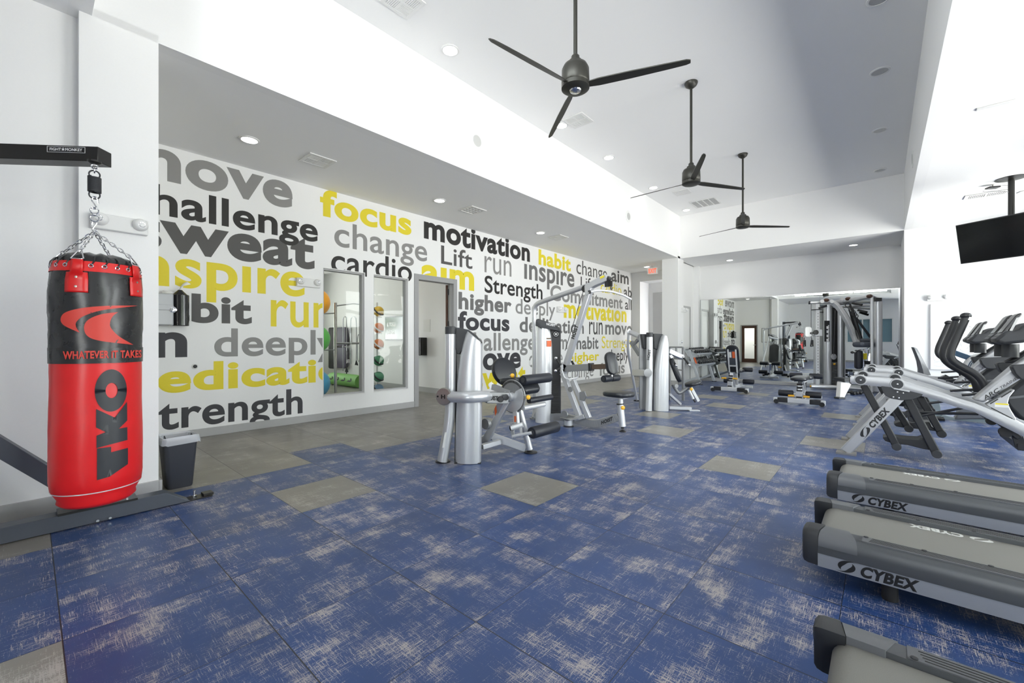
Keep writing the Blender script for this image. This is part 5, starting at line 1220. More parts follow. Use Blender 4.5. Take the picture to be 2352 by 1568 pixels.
B().tube([D(1858, 695, 10.9), D(1908, 694, 10.8), D(1940, 692, 10.8), D(2003, 681, 9.85), D(2018, 687, 9.9)], .035, 12).tube([D(1938, 704, 10.9), D(2000, 701, 10.0)], .03, 12).done('top_rail', 'silver', cs)
B().tube([D(1857, 695, 10.91), D(1861, 695, 10.89)], .042, 14).done('rail_end', 'black_plastic', cs); B().obb(D(1875.5, 711, 10.75), rt * .08, Zv * .01, fw * .08).done('column_band', 'black_plastic', cs); B().bar(D(1880, 708, 10.7), D(1898, 702, 10.75), .04, .05).done('top_brace', 'black_plastic', cs); B().obb(D(2014, 688, 9.85), rt * .07, Zv * .04, fw * .06).done('column_cap', 'black_plastic', cs, bevel=.006)
for p in (D(1898, 689, 10.75), D(1948, 686, 10.6), D(1997, 680, 9.8)): B().ball(p, (.06, .06, .045)).done('bumper_cap', 'wood_dark', cs)
for p in (D(1910, 692, 10.7), D(1934, 688, 10.8), D(1888, 692, 10.75)): B().lathe([(.045, -.02), (.05, 0), (.045, .02)], p, fw + rt * .3, 18).done('top_pulley', 'device_white', cs)
B().bar(D(1869, 764, 10.62), D(1886, 764, 10.62), .10, .17).done('pulley_carriage', 'silver', cs, bevel=.01)
B().pad(D(1856, 762, 10.5), rt * .085, Zv * .125, fw * .02, 5, .3).done('pulley_head', 'device_white', cs); B().lathe([(.03, 0), (.03, -.05), (.0, -.06)], D(1862, 765, 10.5), fw, 16).lathe([(.06, 0), (.06, -.03), (0, -.035)], D(1873, 763, 10.55), fw, 18).done('carriage_knob', 'black_plastic', cs)
for p in ((1864.5, 775), (1847.5, 775)):
    B().tube([D(p[0], p[1], 10.5), D(p[0], p[1] + 8, 10.5)], .008, 6).tube([D(p[0] - 2.5, p[1] + 20, 10.5), D(p[0] - .6, p[1] + 6, 10.5), D(p[0] + .6, p[1] + 6, 10.5), D(p[0] + 2.5, p[1] + 20, 10.5), D(p[0] - 2.5, p[1] + 20, 10.5)], .014, 7).done('d_handle', 'rubber', cs)
B().tube([D(1863, 775, 10.5), D(1863, 698, 10.6)], .006, 6).tube([D(1918, 712, 10.7), D(1915, 815, 10.7)], .006, 6).done('cable', 'black_plastic', cs)
q = B().tube([D(1862, 887, 10.7), D(1912, 888.5, 10.6), D(1985, 893, 10.2)], .05, 12); q.done('base_tube', 'silver', cs); B().ball(D(1864, 887, 10.69), (.04, .03, .03)).done('base_tip', 'yellow_knob', cs)
p0 = PZ(1930, 915); B().prism([D(1927, 877, 9.2), D(1952, 879, 9.3), D(1934, 913, 8.9), D(1924, 914, 8.9)], fw * .12).done('front_leg', 'device_white', cs, bevel=.006)
B().obb(D(1940, 871, 9.35), rt * .13, fw * .16, Zv * .035).obb(D(1928.5, 913.5, 8.87), rt * .07, fw * .07, Zv * .018).done('step_plate', 'dark_plastic', cs, bevel=.006)
for wpx, (x0, y0), (x1, y1), tt in ((5, (1952, 697), (1979, 785), 10.3), (5, (1962, 725), (1999, 775), 10.0), (4, (1951, 712), (1970, 780), 10.4)):
    B().bar(D(x0, y0, tt + .2), D(x1, y1, tt), m_(wpx, tt), .008, rt).done('strap', 'black_plastic', cs)
q = B()
for x, y in ((1947, 700), (1955, 712), (1962, 722)): q.torus(D(x, y, 10.4), fw + rt * .4, .05, .009, 16, 6)
q.done('carabiner', 'dark_plastic', cs)
for a, b in (((1958, 696), (1980, 700)), ((1971, 712), (1991, 717))): B().tube([D(*a, 10.3), D(*b, 10.1)], .028, 10).done('hand_grip', 'rubber', cs)
B().pad(D(1983, 791, 10.0), rt * .18, fw * .16, Zv * .065, 6, .3).pad(D(1990, 781, 10.05), rt * .09, fw * .12, Zv * .04, 5, .4).done('seat_pad', 'slate_metal', cs)
B().pad(D(1972, 826, 10.0), rt * .075, Zv * .22, fw * .06, 6, .4).done('back_pad', 'foam_black', cs)
q = B().bar(D(1990, 800, 10.0), D(1993, 880, 10.0), .06, .05, Xv).bar(D(1961, 808, 10.0), D(1996, 802, 10.0), .03, .03).bar(D(1978, 805, 10), D(1984, 845, 10), .04, .04, Xv).bar(D(1999, 812, 10), D(1987, 872, 10), .04, .04, Xv); q.done('seat_frame', 'chrome', cs)
B().ball(D(1958, 809, 10.0), (.04, .03, .03)).lathe([(.05, -.04), (.05, .04)], D(1997, 855, 9.95), fw, 14).obb(D(1992, 835, 9.95), rt * .05, Zv * .07, fw * .03).done('seat_adjuster', 'black_plastic', cs)
B().obb(D(1987, 818, 9.95), rt * .035, Zv * .07, fw * .01).done('caution_label', 'yellow_paint', cs)

# small dumbbells on the floor by the multi station
for k, (x, y) in enumerate(((1949, 905), (1965, 907), (1983, 906))):
    p = PZ(x, y); t = thing('hand_weight', 'small black hand weight on the floor by the multi station, ' + ('leftmost of the three', 'middle of the three', 'beside the tall column')[k], 'dumbbell', (p.x, p.y, 0), 'hand weights on the floor')
    a = math.radians((10, 60, 25)[k]); d = V((math.cos(a), math.sin(a), 0)); c = V((p.x, p.y, .042))
    for s_ in (-1, 1): B().ball(c + d * .055 * s_, .041, 14, 10).done('weight_head', 'dumbbell_black', t); B().cyl(c - d * .06, c + d * .06, .015).done('handle', 'rubber', t)

# ================================================================== treadmills
def swoosh(o, r_, u_, m, parent, name='maker_emblem'):
    """two facing crescents, in the frame o + r_ * x + u_ * y with x, y in 0..1"""
    q = B()
    for s in (1, -1):
        a, b = [], []; n = 22
        for k in range(n + 1):
            t = k / n; an = math.radians(50 + 185 * t); w = .62 * math.sin(PI * t) ** 1.2; tl = .62 * (1 - t) ** 3
            x, y = math.cos(an) + tl, math.sin(an) + tl * .35; xi, yi = (1 - w) * math.cos(an) + tl + .12 * math.sin(PI * t), (1 - w * .55) * math.sin(an) + tl * .35
            for L, X, Y in ((a, x, y), (b, xi, yi)): L.append(q.bm.verts.new(o + r_ * (.5 + s * .40 * X) + u_ * (.5 + s * .48 * Y)))
        for k in range(n):
            try: q.bm.faces.new((a[k], a[k + 1], b[k + 1], b[k]))
            except ValueError: pass
    return q.done(name, m, parent, flat=True)
def treadmill(xr, ym, label):
    t = thing('treadmill', label, 'treadmill', (xr, ym, 0), 'treadmills facing the windows')
    A = lambda x, y, z: V((xr + x, ym + y, z)); L = 2.0; W = .30
    for s in (-1, 1):
        q = B().prism([A(.034, s * .287, .095), A(L, s * .287, .095), A(L, s * .287, .162), A(.034, s * .287, .162)], Yv * .028)
        q.done('side_panel', 'tread_band', t)
        pr = [(.304, .160), (.306, .20), (.302, .232), (.290, .250), (.272, .258), (.205, .258), (.205, .225), (.26, .160)]
        loft(B(), [[A(x, s * y, z) for y, z in pr] for x in (.034, L)]).done('side_rail', 'tread_dark', t, sharp=35)
        q = B().obb(A((.20 + L) / 2, s * .244, .2585), Xv * (L - .20) / 2, Yv * .034, Zv * .003); sr = q.done('foot_rail', 'tread_rail', t)
        q = B()
        for k in range(4): q.obb(A((.235 - .008 * k + L) / 2, s * (.222 + .014 * k), .2622), Xv * (L - .24) / 2, Yv * .0012, Zv * .0006)
        q.done('tread_groove', 'black_print', sr)
        q = B()
        for k in range(4): q.lathe([(.009, 0), (.009, .003), (.006, .004), (0, .003)], A(.215 + .20 * k if k < 3 else 1.2, s * .216, .2615), Zv, 12)
        q.done('rail_screw', 'dark_plastic', sr)
        ec = [(.300, .098), (.308, .15), (.307, .238), (.292, .260), (.272, .267), (.19, .267), (.19, .24), (.22, .20), (.23, .098)]
        loft(B(), [[A(x + sk * (y - .19), s * (.25 + (y - .25) * k), .18 + (z - .18) * kk) for y, z in ec] for x, k, kk, sk in ((-.030, .70, .80, 0), (-.022, .90, .93, 0), (-.006, .98, .985, -.0), (.055, 1, 1, -.19))]).done('end_cap', 'dark_plastic', t, sharp=40)
        pc_ = [(.3075, .196), (.309, .205), (.3055, .235), (.2925, .255), (.273, .2645), (.199, .2645), (.199, .225), (.26, .196)]
        loft(B(), [[A(x + sk * (y - .199), s * y, z) for y, z in pc_] for x, sk in ((.057, -.19), (.150, .32))]).done('cap_plate', 'grey_plastic', t, sharp=35)
    prof = [(1.95, .240), (.12, .240)] + [(.075 + .055 * math.cos(a), .185 + .055 * math.sin(a)) for a in [math.radians(90 + 15 * k) for k in range(13)]] + [(1.95, .130)]
    loft(B(), [[A(x, y, z) for x, z in prof] for y in (-.203, .203)]).done('running_belt', 'belt', t, sharp=30)
    bl = lambda x, y: A(x, y, .2408)
    decal('CYBEX', bl(.575, .198), V((-.195, 0, 0)), V((0, -.050, 0)), .05, m='white_label', parent=t, name='belt_lettering'); swoosh(bl(.685, .202), V((-.10, 0, 0)), V((0, -.052, 0)), 'white_label', t, 'belt_emblem')
    for s in (-1, 1):
        o = A(.193 if s < 0 else .60, s * .3018, .102); d = V((-s * .195, 0, 0)); decal('CYBEX', o, d, Zv * .052, .05, .05, parent=t, name='side_lettering')
        swoosh(o - d * .46, d * .43, Zv * .055, 'black_print', t)
    for x in (.3, 1.8):
        for s in (-1, 1): B().cyl(A(x, s * .22, 0), A(x, s * .22, .14), .03, seg=12).done('levelling_foot', 'rubber', t)
    B().box(A(.16, -.27, .09), A(1.9, .27, .13)).done('deck_frame', 'black_metal', t)
    loft(B(), [[A(x, y, z) for y, z in ((-.31, .05), (-.31, zt - .05), (-.27, zt), (.27, zt), (.31, zt - .05), (.31, .05))] for x, zt in ((1.50, .27), (1.62, .36), (1.85, .40), (2.08, .33), (2.12, .2))]).done('motor_hood', 'grey_plastic', t, sharp=35)
    for s in (-1, 1):
        B().bend([A(1.78, s * .34, .05), A(1.86, s * .36, 1.10), A(1.50, s * .36, 1.10)], .035, .15, 12).done('upright', 'tread_band', t)
    B().obb(A(1.86, 0, 1.30), V((.02, 0, .20)), Yv * .38, V((.05, 0, -.01))).done('console', 'dark_plastic', t, bevel=.02)
    B().obb(A(1.80, 0, 1.32), V((.012, 0, .12)), Yv * .2, V((.004, 0, 0))).done('console_screen', 'screen', t)
    B().bar(A(1.84, -.38, 1.08), A(1.84, .38, 1.08), .12, .06).done('crossbar', 'dark_plastic', t, bevel=.01)
    return t
treadmill(-.262, 4.03, 'dark grey treadmill farthest from the camera, beside the first glider')
treadmill(-.268, 2.86, 'dark grey treadmill in the middle of the three')
treadmill(-.140, 1.51, 'dark grey treadmill nearest the camera, cut by the bottom right corner')

# ================================================================== arc gliders
def glider(dx, y0, sw, label):
    O = V((dx, y0 - 5.75, 0)); t = thing('arc_glider', label, 'elliptical trainer', V((.8, 6.15, 0)) + O, 'silver gliders by the right wall')
    P = lambda x, y, d=0.0: PY(x, y, 5.75) + V((0, d, 0)) + O
    Q = lambda x, y, Y: PY(x, y, Y) + O
    sec = [(1953, 862, 881), (1990, 864, 884), (2041, 867.5, 889.5), (2076, 874, 899), (2114, 886, 908), (2160, 900, 921), (2200, 914, 935), (2235, 924, 944), (2290, 946, 972), (2352, 976, 1003), (2420, 1012, 1042), (2500, 1058, 1092)]
    for d in (0, .85):
        R = []
        for x, a, b in sec:
            p, q_ = P(x, a, d), P(x, b, d); R.append([p + Yv * -.022, p + Yv * .022 , p * .75 + q_ * .25 + Yv * .034, p * .25 + q_ * .75 + Yv * .034, q_ + Yv * .022, q_ - Yv * .022, p * .25 + q_ * .75 - Yv * .034, p * .75 + q_ * .25 - Yv * .034])
        rl = loft(B(), R).done('top_rail', 'arc_silver', t, sharp=40)
        B().prism([P(1951.5, 863, d), P(1955.5, 863, d), P(1957, 872, d), P(1956, 881, d), P(1952, 880, d), P(1950.5, 872, d)], Yv * .06).done('rail_end', 'black_plastic', rl, bevel=.004)
        for x, y, r in ((1976.5, 872, .050), (2060.5, 881.5, .053)):
            c = P(x, y, d)
            B().lathe([(r + .004, .04), (r + .004, -.032), (r, -.038), (r * .86, -.038)], c, Yv, 28).done('pivot_cup', 'arc_silver', rl)
            cpf = B().lathe([(r * .87, -.036), (r * .83, -.042), (0, -.042)], c, Yv, 26).done('pivot_cap', 'dark_plastic', rl); B().lathe([(.010, -.042), (.008, -.047), (0, -.048)], c, Yv, 12).done('pivot_bolt', 'chrome', cpf)
        a, b = P(2075, 900, d), P(1941, 1040, d); b.z = .02
        lg = B().bar(a, b, .055, .098, Xv).done('rear_leg', 'arc_silver', t, bevel=.012)
        B().obb(b + V((.01, 0, -.010)), Xv * .085, Yv * .07, Zv * .009).done('leg_foot', 'steel_brushed', lg)
        if d == 0:
            dr = (a - b).normalized(); up_ = Yv.cross(dr).normalized(); up_ = up_ if up_.z > 0 else -up_; f = b - Yv * .0285
            decal('CYBEX', f + dr * .36 - up_ * .030, dr * .235, up_ * .056, .05, .05, parent=lg); swoosh(f + dr * .215 - up_ * .034, dr * .15, up_ * .062, 'black_print', lg)
        B().prism([P(x, y, d + .005) for x, y in ((2024, 886), (2026, 897), (2034, 908), (2046, 914), (2070, 918.5), (2095, 917), (2113, 910), (2127, 900), (2100, 896), (2050, 889))], Yv * .075).done('pivot_bracket', 'dark_plastic', t, bevel=.004)
        q = B()
        for x, y in ((2061, 899.5), (2074, 902), (2051.5, 911), (2064.5, 913)): q.lathe([(.009, 0), (.008, .006), (0, .008)], P(x, y, d - .034), -Yv, 10)
        q.done('bracket_bolts', 'chrome', t)
        B().bar(P(2052, 891, d - .038), P(2089, 898, d - .038), .012, .016).done('latch_bar', 'arc_silver', t, bevel=.003)
    def foot(Y, l1, l2, pd):
        for (x0, y0_, x1, y1, w_) in (l1, l2):
            a, b = Q(x0, y0_, Y), Q(x1, y1, Y); ar = B().bar(a, b, .05, w_, Xv).done('pedal_link', 'arc_black', t, bevel=.01)
            B().lathe([(.034, .04), (.038, .035), (.038, -.05), (.034, -.055), (0, -.055)], b, Yv, 24).done('link_end', 'dark_plastic', ar)
        B().prism([Q(x, y, Y + .12) for x, y in pd], Yv * .20).done('pedal', 'arc_black', t, bevel=.01)
    foot(5.85, (1984, 884, 2059, 1024, .066), (2082, 912, 2151, 1041, .070), [(2027, 1001), (2042, 998), (2075, 1003), (2108, 1005), (2122, 1000), (2126, 1001), (2126, 1012), (2146, 1031), (2120, 1027), (2085, 1018), (2050, 1014), (2033, 1009)])
    foot(6.38, (2042, 915, 2087, 983, .062), (2110, 905, 2162, 995, .066), [(2052, 970), (2066, 966), (2095, 968), (2130, 966), (2136, 968), (2138, 976), (2156, 988), (2120, 983), (2075, 979), (2057, 976)])
    for (x0, y0_), (x1, y1), Y in (((2106, 946), (2247, 950.5), 5.98), ((2112, 955), (2214, 936), 5.98), ((2132, 926), (2170, 921), 6.4), ((2182, 897), (2249, 894), 6.3), ((2209, 907), (2252, 904), 6.05), ((2191, 878.5), (2238, 876), 6.6), ((2110, 910), (2160, 905), 6.3), ((2117, 949), (2245, 950), 6.4)): B().tube([Q(x0, y0_, Y), Q(x1, y1, Y)], .013, 8).done('connecting_rod', 'arc_black', t)
    for x, y, Y in ((2090, 949, 5.9), (2095, 960, 5.9), (2105, 921, 6.4), (2116, 931, 6.4)): B().lathe([(.03, .035), (.035, .03), (.035, -.03), (.03, -.035)], Q(x, y, Y), Yv, 18).done('pedal_roller', 'dark_plastic', t)
    for Y, pts, ball in ((5.95, [(2219.5, 727), (2216, 735), (2193, 785), (2186, 800), (2182.5, 815), (2186, 826), (2199, 836), (2240, 858), (2255, 872), (2264, 893)], (2218.5, 724.8)), (6.30, [(2198, 733), (2194, 742), (2176, 784), (2168.5, 800), (2166, 815), (2169, 826), (2182, 838), (2225, 862), (2240, 876), (2246, 900)], (2197, 732))):
        c = [Q(x, y, Y) + V((sw if Y > 6 else 0, 0, 0)) for x, y in pts]; cv = fillet(c, .08, 3)
        ar = B().tube(cv, .031, 14).done('swing_handle', 'arc_black', t)
        B().ball(Q(ball[0], ball[1], Y) + V((sw if Y > 6 else 0, 0, 0)), (.041, .041, .030)).done('handle_knob', 'black_plastic', ar)
        a, b = c[0] + (c[1] - c[0]) * .2, c[1]; B().bar(a + V((.026, -.016, 0)), b + V((.026, -.016, 0)), .02, .012).done('pulse_grip', 'chrome', ar)
    tw = [(2236, 919), (2262, 925), (2352, 868), (2400, 838), (2400, 795), (2330, 840)]
    tower = B().prism([P(x, y, .10) for x, y in tw], Yv * .16).done('front_tower', 'arc_silver', t, bevel=.02, seg=3)
    f = lambda x, y: P(x, y, .017)
    decal('ARC', f(2263, 918.5), f(2297, 899) - f(2263, 918.5), f(2259, 911) - f(2263, 919.5), .01, parent=tower); decal('TRAINER', f(2299, 894.5), f(2345, 867) - f(2299, 894.5), f(2296.5, 889.5) - f(2299, 895), 0.0, parent=tower)
    gu = B().prism([P(x, y, .045) for x, y in ((2265, 929), (2328, 893.5), (2331, 896), (2318, 912), (2315, 925), (2320, 938), (2334, 961), (2331, 965), (2270, 933))], Yv * .10).done('gusset', 'arc_silver', t, bevel=.006)
    q = B()
    for (x0, y0_), (x1, y1) in (((2274, 927), (2292, 916)), ((2299, 912), (2323, 897)), ((2276, 936), (2325, 961))): q.bar(P(x0, y0_, -.006), P(x1, y1, -.006), .003, .008)
    q.done('gusset_slots', 'black_print', gu)
    B().obb(P(2300.5, 930.5, -.006), Xv * .042, Zv * .018, Yv * .001).done('caution_label', 'white_label', gu); B().obb(P(2300.5, 927.5, -.0075), Xv * .038, Zv * .006, Yv * .001).done('caution_band', 'yellow_paint', gu)
    B().prism([P(x, y, .42) for x, y in ((2312, 920), (2330, 898), (2352, 880), (2420, 850), (2440, 1000), (2352, 968), (2322, 938))], Yv * .55).done('flywheel_cover', 'dark_plastic', t, bevel=.03, seg=3)
    B().prism([P(x, y, .42) for x, y in ((2313, 916), (2352, 912), (2425, 905), (2425, 908), (2352, 917), (2313, 921))], Yv * .57).done('cover_trim', 'grey_plastic', t)
    c1 = [(2285, 779), (2290, 785), (2308, 791.5), (2352, 787), (2385, 780), (2390, 735), (2352, 747), (2342, 756), (2330, 759), (2318, 757), (2308, 762)]
    for d in (.16, .50):
        cb = B().prism([P(x, y, d) for x, y in c1], Yv * .26).done('console_body', 'dark_plastic', t, bevel=.03, seg=3)
        B().prism([P(x, y, d) for x, y in ((2288, 777), (2309, 761), (2316, 757), (2318, 759), (2293, 781))], Yv * .22).done('console_keys', 'grey_plastic', cb, bevel=.004)
        B().prism([P(x, y, d) for x, y in ((2303, 764), (2336, 724), (2344, 719), (2351, 717), (2352, 722), (2318, 763))], Yv * .20).done('reading_rack', 'black_plastic', cb, bevel=.008)
        B().prism([P(x, y, d - .105) for x, y in ((2320, 762), (2338, 729), (2346, 727), (2327, 762))], Yv * .01).done('rack_window', 'lens_grey', cb)
        B().cyl(P(2334, 790, d + .06), P(2334, 822, d + .06), .055, seg=18).done('console_post', 'dark_plastic', t)
    for d, sh in ((-.03, 0), (.62, 0)):
        B().prism([P(x, y, d) for x, y in ((2319, 842), (2323, 838), (2352, 836), (2430, 832), (2430, 872), (2352, 872), (2338, 869), (2326, 857))], Yv * .13).done('hand_rail', 'dark_plastic', t, bevel=.02, seg=3)
    B().prism([P(x, y, .3) for x, y in ((2318, 836), (2352, 818), (2400, 790), (2400, 812), (2352, 836))], Yv * .12).done('rail_arm', 'arc_black', t, bevel=.02)
    B().lathe([(.042, -.03), (.045, 0), (.042, .03)], P(2312, 994, .05), Yv, 20).done('transport_wheel', 'rubber', t); B().lathe([(.035, -.03), (.04, 0), (.035, .03)], P(2292, 977, .3), Yv, 20).done('transport_wheel', 'rubber', t)
    B().bar(P(2290, 966, .05), P(2345, 1008, .05), .04, .04).bar(P(2342, 1003, .1), P(2350, 1031, .1), .05, .07, Xv).box(P(2340, 1031, .05) * 1 - V((0, 0, .02)), P(2430, 1031, .8)).done('front_base', 'arc_black', t, bevel=.005)
    return t
glider(0, 5.75, 0.0, 'silver and black glider trainer with tall handles, nearer of the two')
glider(.06, 7.83, .62, 'silver and black glider trainer, farther, behind the nearer glider')

# ================================================================== recumbent bike behind the gliders
YB9 = 9.35; rb = thing('recumbent_bike', 'grey recumbent exercise bike with a tall dark backrest in front of the canvas', 'exercise bike', (.95, YB9, 0))
P = lambda x, y, d=0.0: PY(x, y, YB9 + d)
R = []
for x0, x1, y in ((2094, 2099, 797), (2095, 2105, 800), (2101, 2113, 815), (2106, 2121, 830), (2109, 2131, 848), (2109, 2136, 860)):
    a, b = P(x0, y), P(x1, y); R.append([a - Yv * .19, a * .6 + b * .4 - Yv * .21, b - Yv * .17, b + Yv * .17, a * .6 + b * .4 + Yv * .21, a + Yv * .19])
loft(B(), R).done('backrest', 'grey_plastic', rb, sharp=50)
B().pad(P(2140, 872), Xv * .19, Yv * .20, Zv * .05, 6, .35).done('seat', 'vinyl_black', rb)
B().prism([P(2118, 872, .0), P(2150, 876, 0), P(2165, 968, 0), P(2140, 968, 0)], Yv * .10).done('seat_post', 'pale_blue', rb, bevel=.01)
B().prism([P(x, y) for x, y in ((2150, 966), (2165, 950), (2190, 958), (2290, 962), (2330, 960), (2330, 978), (2150, 972))], Yv * .14).done('base_beam', 'pale_blue', rb, bevel=.012)
q = P(2155, 972); B().box((q.x - .05, YB9 - .28, 0), (q.x + .05, YB9 + .28, .035)).box((q.x + 1.35, YB9 - .28, 0), (q.x + 1.45, YB9 + .28, .035)).done('floor_feet', 'rubber', rb)
B().prism([P(x, y) for x, y in ((2190, 962), (2205, 930), (2250, 890), (2275, 870), (2330, 860), (2340, 958))], Yv * .18).done('drive_cover', 'silver_dark', rb, bevel=.02)
B().prism([P(x, y, -.08) for x, y in ((2178, 882), (2230, 858), (2243, 846), (2250, 856), (2235, 872), (2190, 892))], Yv * .10).done('crank_cover', 'rack_paint', rb, bevel=.008)
c = P(2262, 845); B().lathe([(.21, -.10), (.225, -.06), (.225, .06), (.21, .10)], c, Yv, 40).done('flywheel_shroud', 'device_white', rb, bevel=.008)
q = B()
for k in range(7): q.torus(c - Yv * .104, Yv, .05 + .02 * k, .005, 36, 6)
q.done('flywheel_grille', 'lens_grey', rb); B().lathe([(.185, -.1015), (0, -.1015)], c, Yv, 36).done('flywheel_face', 'blue_steel', rb)
B().bar(P(2190, 809), P(2240, 827), .05, .075).done('handle_arm', 'blue_steel', rb, bevel=.008); B().obb(P(2232, 832), Xv * .05, Yv * .05, Zv * .06).done('arm_joint', 'rack_paint', rb, bevel=.01)
B().prism([P(x, y, -.14) for x, y in ((2158, 866), (2170, 862), (2190, 872), (2194, 880), (2180, 878))], Yv * .08).prism([P(x, y, .2) for x, y in ((2160, 864), (2172, 860), (2192, 870), (2196, 878), (2182, 876))], Yv * .08).cyl(P(2186, 874, -.18), P(2188, 873, .22), .014).done('pedals', 'black_plastic', rb)
B().prism([P(x, y) for x, y in ((2284, 822), (2296, 812), (2310, 815), (2306, 830))], Yv * .3).done('console', 'dark_plastic', rb, bevel=.01)

# ================================================================== things in the studio behind the windows
def dball(x, y, t, r, m, label, grp, stripe=None):
    c = D(x, y, t); c.z = max(c.z, r); b = B().ball(c, r, 26, 18).done('stability_ball' if r > .2 else 'medicine_ball', m)
    solo(b, label, 'ball', grp); b.location.z = c.z - r
    if stripe:
        pr = B().torus(c, V((.6, .3, .75)), r * .99, r * .16, 30, 6); pr.done('ball_band', stripe, b)
    return b
for y, m, nm in ((694, 'ball_orange', 'orange'), (778, 'ball_green', 'green'), (888, 'ball_blue', 'blue')): dball(724, y, 9.0, .30, m, nm + ' stability ball at the left edge of the first studio window', 'stability balls in the studio')
sr = D(770.5, 906, 9.4); rk2 = thing('ball_stand', 'grey steel ball stand with curved arms behind the first studio window', 'stand', (sr.x, sr.y, 0))
tp = D(770.5, 695, 9.4); B().cyl((sr.x, sr.y, 0), (tp.x, tp.y, tp.z), .033, seg=14).box((sr.x - .03, sr.y - .3, 0), (sr.x + .3, sr.y + .3, .03)).done('stand_pole', 'steel_brushed', rk2)
q = B()
for y_ in (694, 778): q.tube([D(770, y_ + 25, 9.4), D(744, y_ + 26, 9.2)], .014, 8); q.torus(D(724, y_, 9.0) - Zv * .245, Zv, .19, .012, 26, 6)
q.tube(spline([D(772, 702, 9.4), D(795, 699, 9.5), D(815, 697, 9.6), D(845, 703, 9.7)], 5), .016, 8).tube([D(772, 788, 9.4), D(850, 788, 9.8)], .022, 8); q.done('stand_arms', 'silver_dark', rk2)
def mat_(x0, x1, y0, y1, m, label):
    a, b = PY(x0, y0, YF - .10), PY(x1, y1, YF - .10)
    o = B().pad((a + b) / 2, Xv * abs(b.x - a.x) / 2, Zv * abs(a.z - b.z) / 2, Yv * .05, 4, .12).done('exercise_mat', m); z = min(a.z, b.z)
    solo(o, label, 'mat', 'exercise mats on the studio wall')
mat_(757, 772, 752, 847, 'rubber', 'black exercise mat hanging on the studio wall, leftmost'); mat_(774, 797, 752, 795, 'mat_purple', 'dark purple exercise mat hanging on the studio wall, upper'); mat_(774, 797, 797, 846, 'mat_purple', 'dark purple exercise mat hanging on the studio wall, lower')
for k, (x, y0, y1, wz, s) in enumerate(((792, 727, 852, 8, 'left'), (812, 727, 836, 13, 'middle'), (824, 768, 828, 6, 'right'))):
    p = PY(x, y0, YF - .24); t = thing('resistance_band', 'grey resistance band hanging on the studio wall, ' + s + ' of three', 'band', p, 'resistance bands in the studio')
    c = [PY(x - wz / 2, y1, YF - .24), PY(x - wz / 2, y0 + 14, YF - .24), PY(x - wz / 4, y0 + 2, YF - .24), PY(x, y0, YF - .24), PY(x + wz / 4, y0 + 2, YF - .24), PY(x + wz / 2, y0 + 14, YF - .24), PY(x + wz / 2, y1 - 8, YF - .24)]
    B().tube(spline(c, 5), .013, 7).done('band_cord', 'silver_dark', t); B().tube([c[-1], c[-1] + V((-.05, 0, -.12)), c[-1] + V((.05, 0, -.12)), c[-1]], .014, 7).done('band_handle', 'rubber', t)
p = PY(796, 848, YF - .3); t = thing('suspension_strap', 'black suspension strap with a stirrup handle behind the first studio window', 'strap', p)
B().bar(PY(796, 835, YF - .3), PY(796, 860, YF - .3), .03, .008, Xv).bar(PY(796, 886, YF - .3), PY(796, 905, YF - .3), .03, .008, Xv).done('strap_web', 'black_plastic', t); B().tube([PY(795, 860, YF - .3), PY(788, 876, YF - .3), PY(803, 877, YF - .3), PY(796, 860, YF - .3)], .018, 8).done('stirrup_handle', 'rubber', t)
a, b = PY(764, 886, YF - .6), PY(829, 883, YF - .6); o = B().cyl(V((a.x, a.y, .17)), V((b.x, b.y, .17)), .165, seg=26).done('mat_roll', 'mat_green'); solo(o, 'rolled green mat printed with black figures on the studio floor', 'mat')
q = B()
for k in range(4): c = V((a.x + (b.x - a.x) * (.15 + .22 * k), a.y - .166, .18)); q.obb(c, Xv * .09, V((0, .002, 0)), V((.05, 0, .02))); q.ball(c + V((.09, 0, .05)), (.03, .006, .03))
q.done('printed_figures', 'black_print', o)
mc_ = [('med_yellow', 715, 'yellow', 'rubber'), ('med_orange', 753, 'orange', 'device_white'), ('med_orange', 790, 'orange', 'device_white'), ('med_green', 828, 'green', 'rubber'), ('med_green', 865, 'green', 'rubber'), ('med_blue', 900, 'blue', 'rubber')]
for k, (m, y, nm, st_) in enumerate(mc_): dball(869.5, y, 9.6, .118, m, nm + ' medicine ball on the column in the second studio window, ' + ('topmost', 'second from top', 'third from top', 'fourth from top', 'fifth from top', 'lowest')[k], 'medicine balls in the studio', st_)
p = D(866, 800, 9.78); B_ = thing('medicine_ball_tree', 'slim white post carrying the medicine balls behind the second studio window', 'stand', (p.x, p.y, 0))
B().cyl((p.x, p.y, 0), (p.x, p.y, 2.1), .022, seg=12).done('tree_post', 'device_white', B_)
q = B()
for m, y, nm, st_ in mc_: c = D(869.5, y, 9.6); q.obb(V((c.x + (p.x - c.x) * .5, c.y + (p.y - c.y) * .5, c.z - .128)), Xv * .07, Yv * .07, Zv * .006)
q.done('tree_shelves', 'device_white', B_)
a, b = PY(885, 781, YF - .04), PY(928, 725, YF - .04); t = thing('wall_screen', 'dark glossy wall screen with white lettering in the studio', 'screen', ((a.x + b.x) / 2, YF, a.z))
B().box((a.x, YF - .05, a.z), (b.x + .12, YF - .0005, b.z)).done('screen_case', 'black_plastic', t, bevel=.004); B().box((a.x + .02, YF - .053, a.z + .03), (b.x + .10, YF - .05, b.z - .03)).done('screen_glass', 'screen', t, flat=True)
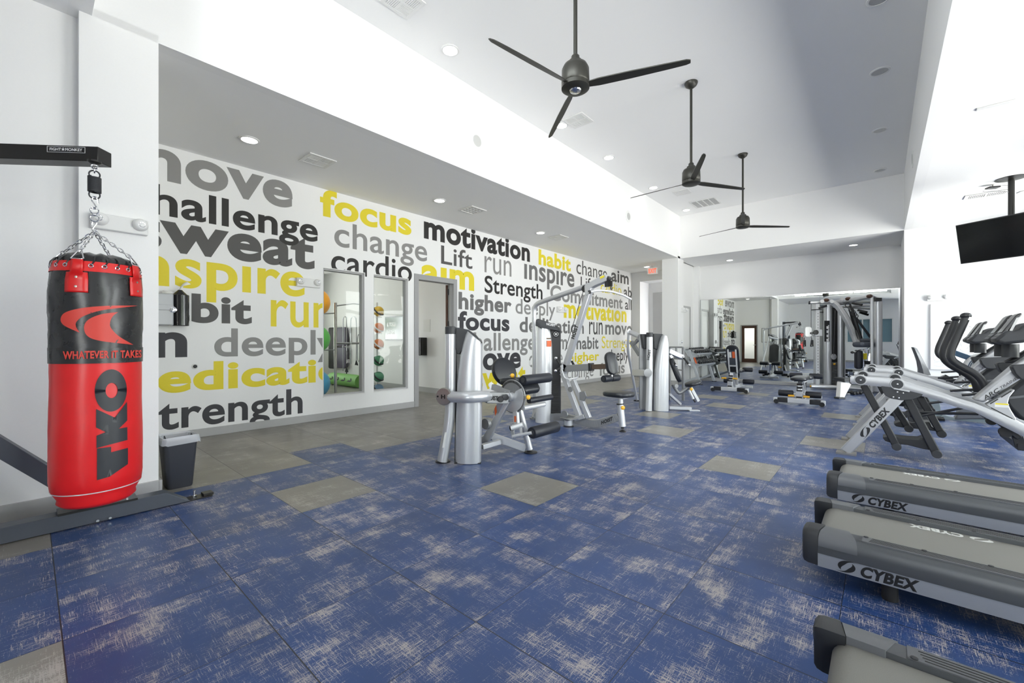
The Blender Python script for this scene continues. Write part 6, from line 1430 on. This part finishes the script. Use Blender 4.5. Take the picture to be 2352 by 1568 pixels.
o = V((a.x + .10, YF - .0545, a.z + (b.z - a.z) * .58)); decal('& YOGA', o, Xv * (b.x - a.x) * .5, Zv * .11, .03, m='white_print', parent=t); decal('LOUNGE', o - Zv * .2, Xv * (b.x - a.x) * .42, Zv * .11, .03, m='white_print', parent=t)
a, b = PY(973, 762, YF), PY(988, 733, YF); solo(B().box((a.x, YF - .006, a.z), (b.x, YF - .0005, b.z)).done('notice_sheet', 'paper'), 'white paper notice on the studio wall seen through the doorway', 'notice')
p = PY(970, 795, YF); dispenser((p.x, YF, p.z), (0, -1, 0), (1, 0, 0), 'black and silver wipes dispenser on the studio wall seen through the doorway', False, 1.25)
fan((-9.6, 3.6), 3.3, 2.72, 'dark ceiling fan inside the studio', .2, False)
spot_light('lobby_fill', (-5.7, -.5, 3.15), 420, 130, 1.0)  # added lamp without a fixture, brightens the lobby behind the glass door
for x, y in ((-8.2, 2.0), (-8.2, 4.6), (-10.8, 4.6)): downlight(V((x, y, 3.3)), .085, True, 'added recessed light brightening the studio', 'added lights of the studio ceiling', 60, 120)  # studio lamps added to brighten the room behind the windows
# framed notice beside the near alcove door, seen only in the mirror
t = solo(B().box((-5.05, .5005, 1.15), (-4.72, .52, 1.95)).done('framed_notice', 'dark_plastic'), 'framed notice beside the brown glass door, seen in the mirror', 'notice'); B().box((-5.03, .52, 1.17), (-4.74, .523, 1.93)).done('notice_paper', 'paper', t)
# planting outside the windows
for k, (x, y, r) in enumerate(((8.5, 1.5, 1.6), (9.5, 6.5, 1.9), (-17.0, 2.5, 1.8), (-17.5, 5.5, 1.6))):
    t = thing('garden_tree', 'leafy green tree outside the windows', 'tree', (x, y, 0), 'trees outside the windows'); rn = random.Random(k)
    B().cyl((x, y, 0), (x, y, 2.0), .12, .08, 10).done('trunk', 'wood_dark', t)
    q = B()
    for j in range(26):
        d = V((rn.gauss(0, 1), rn.gauss(0, 1), rn.gauss(0, .8))).normalized() * rn.uniform(.3, 1) * r * .75; q.ball(V((x, y, 2.9)) + d, r * rn.uniform(.2, .36), 8, 6)
    q.done('crown', 'leaf_green', t, sharp=20)
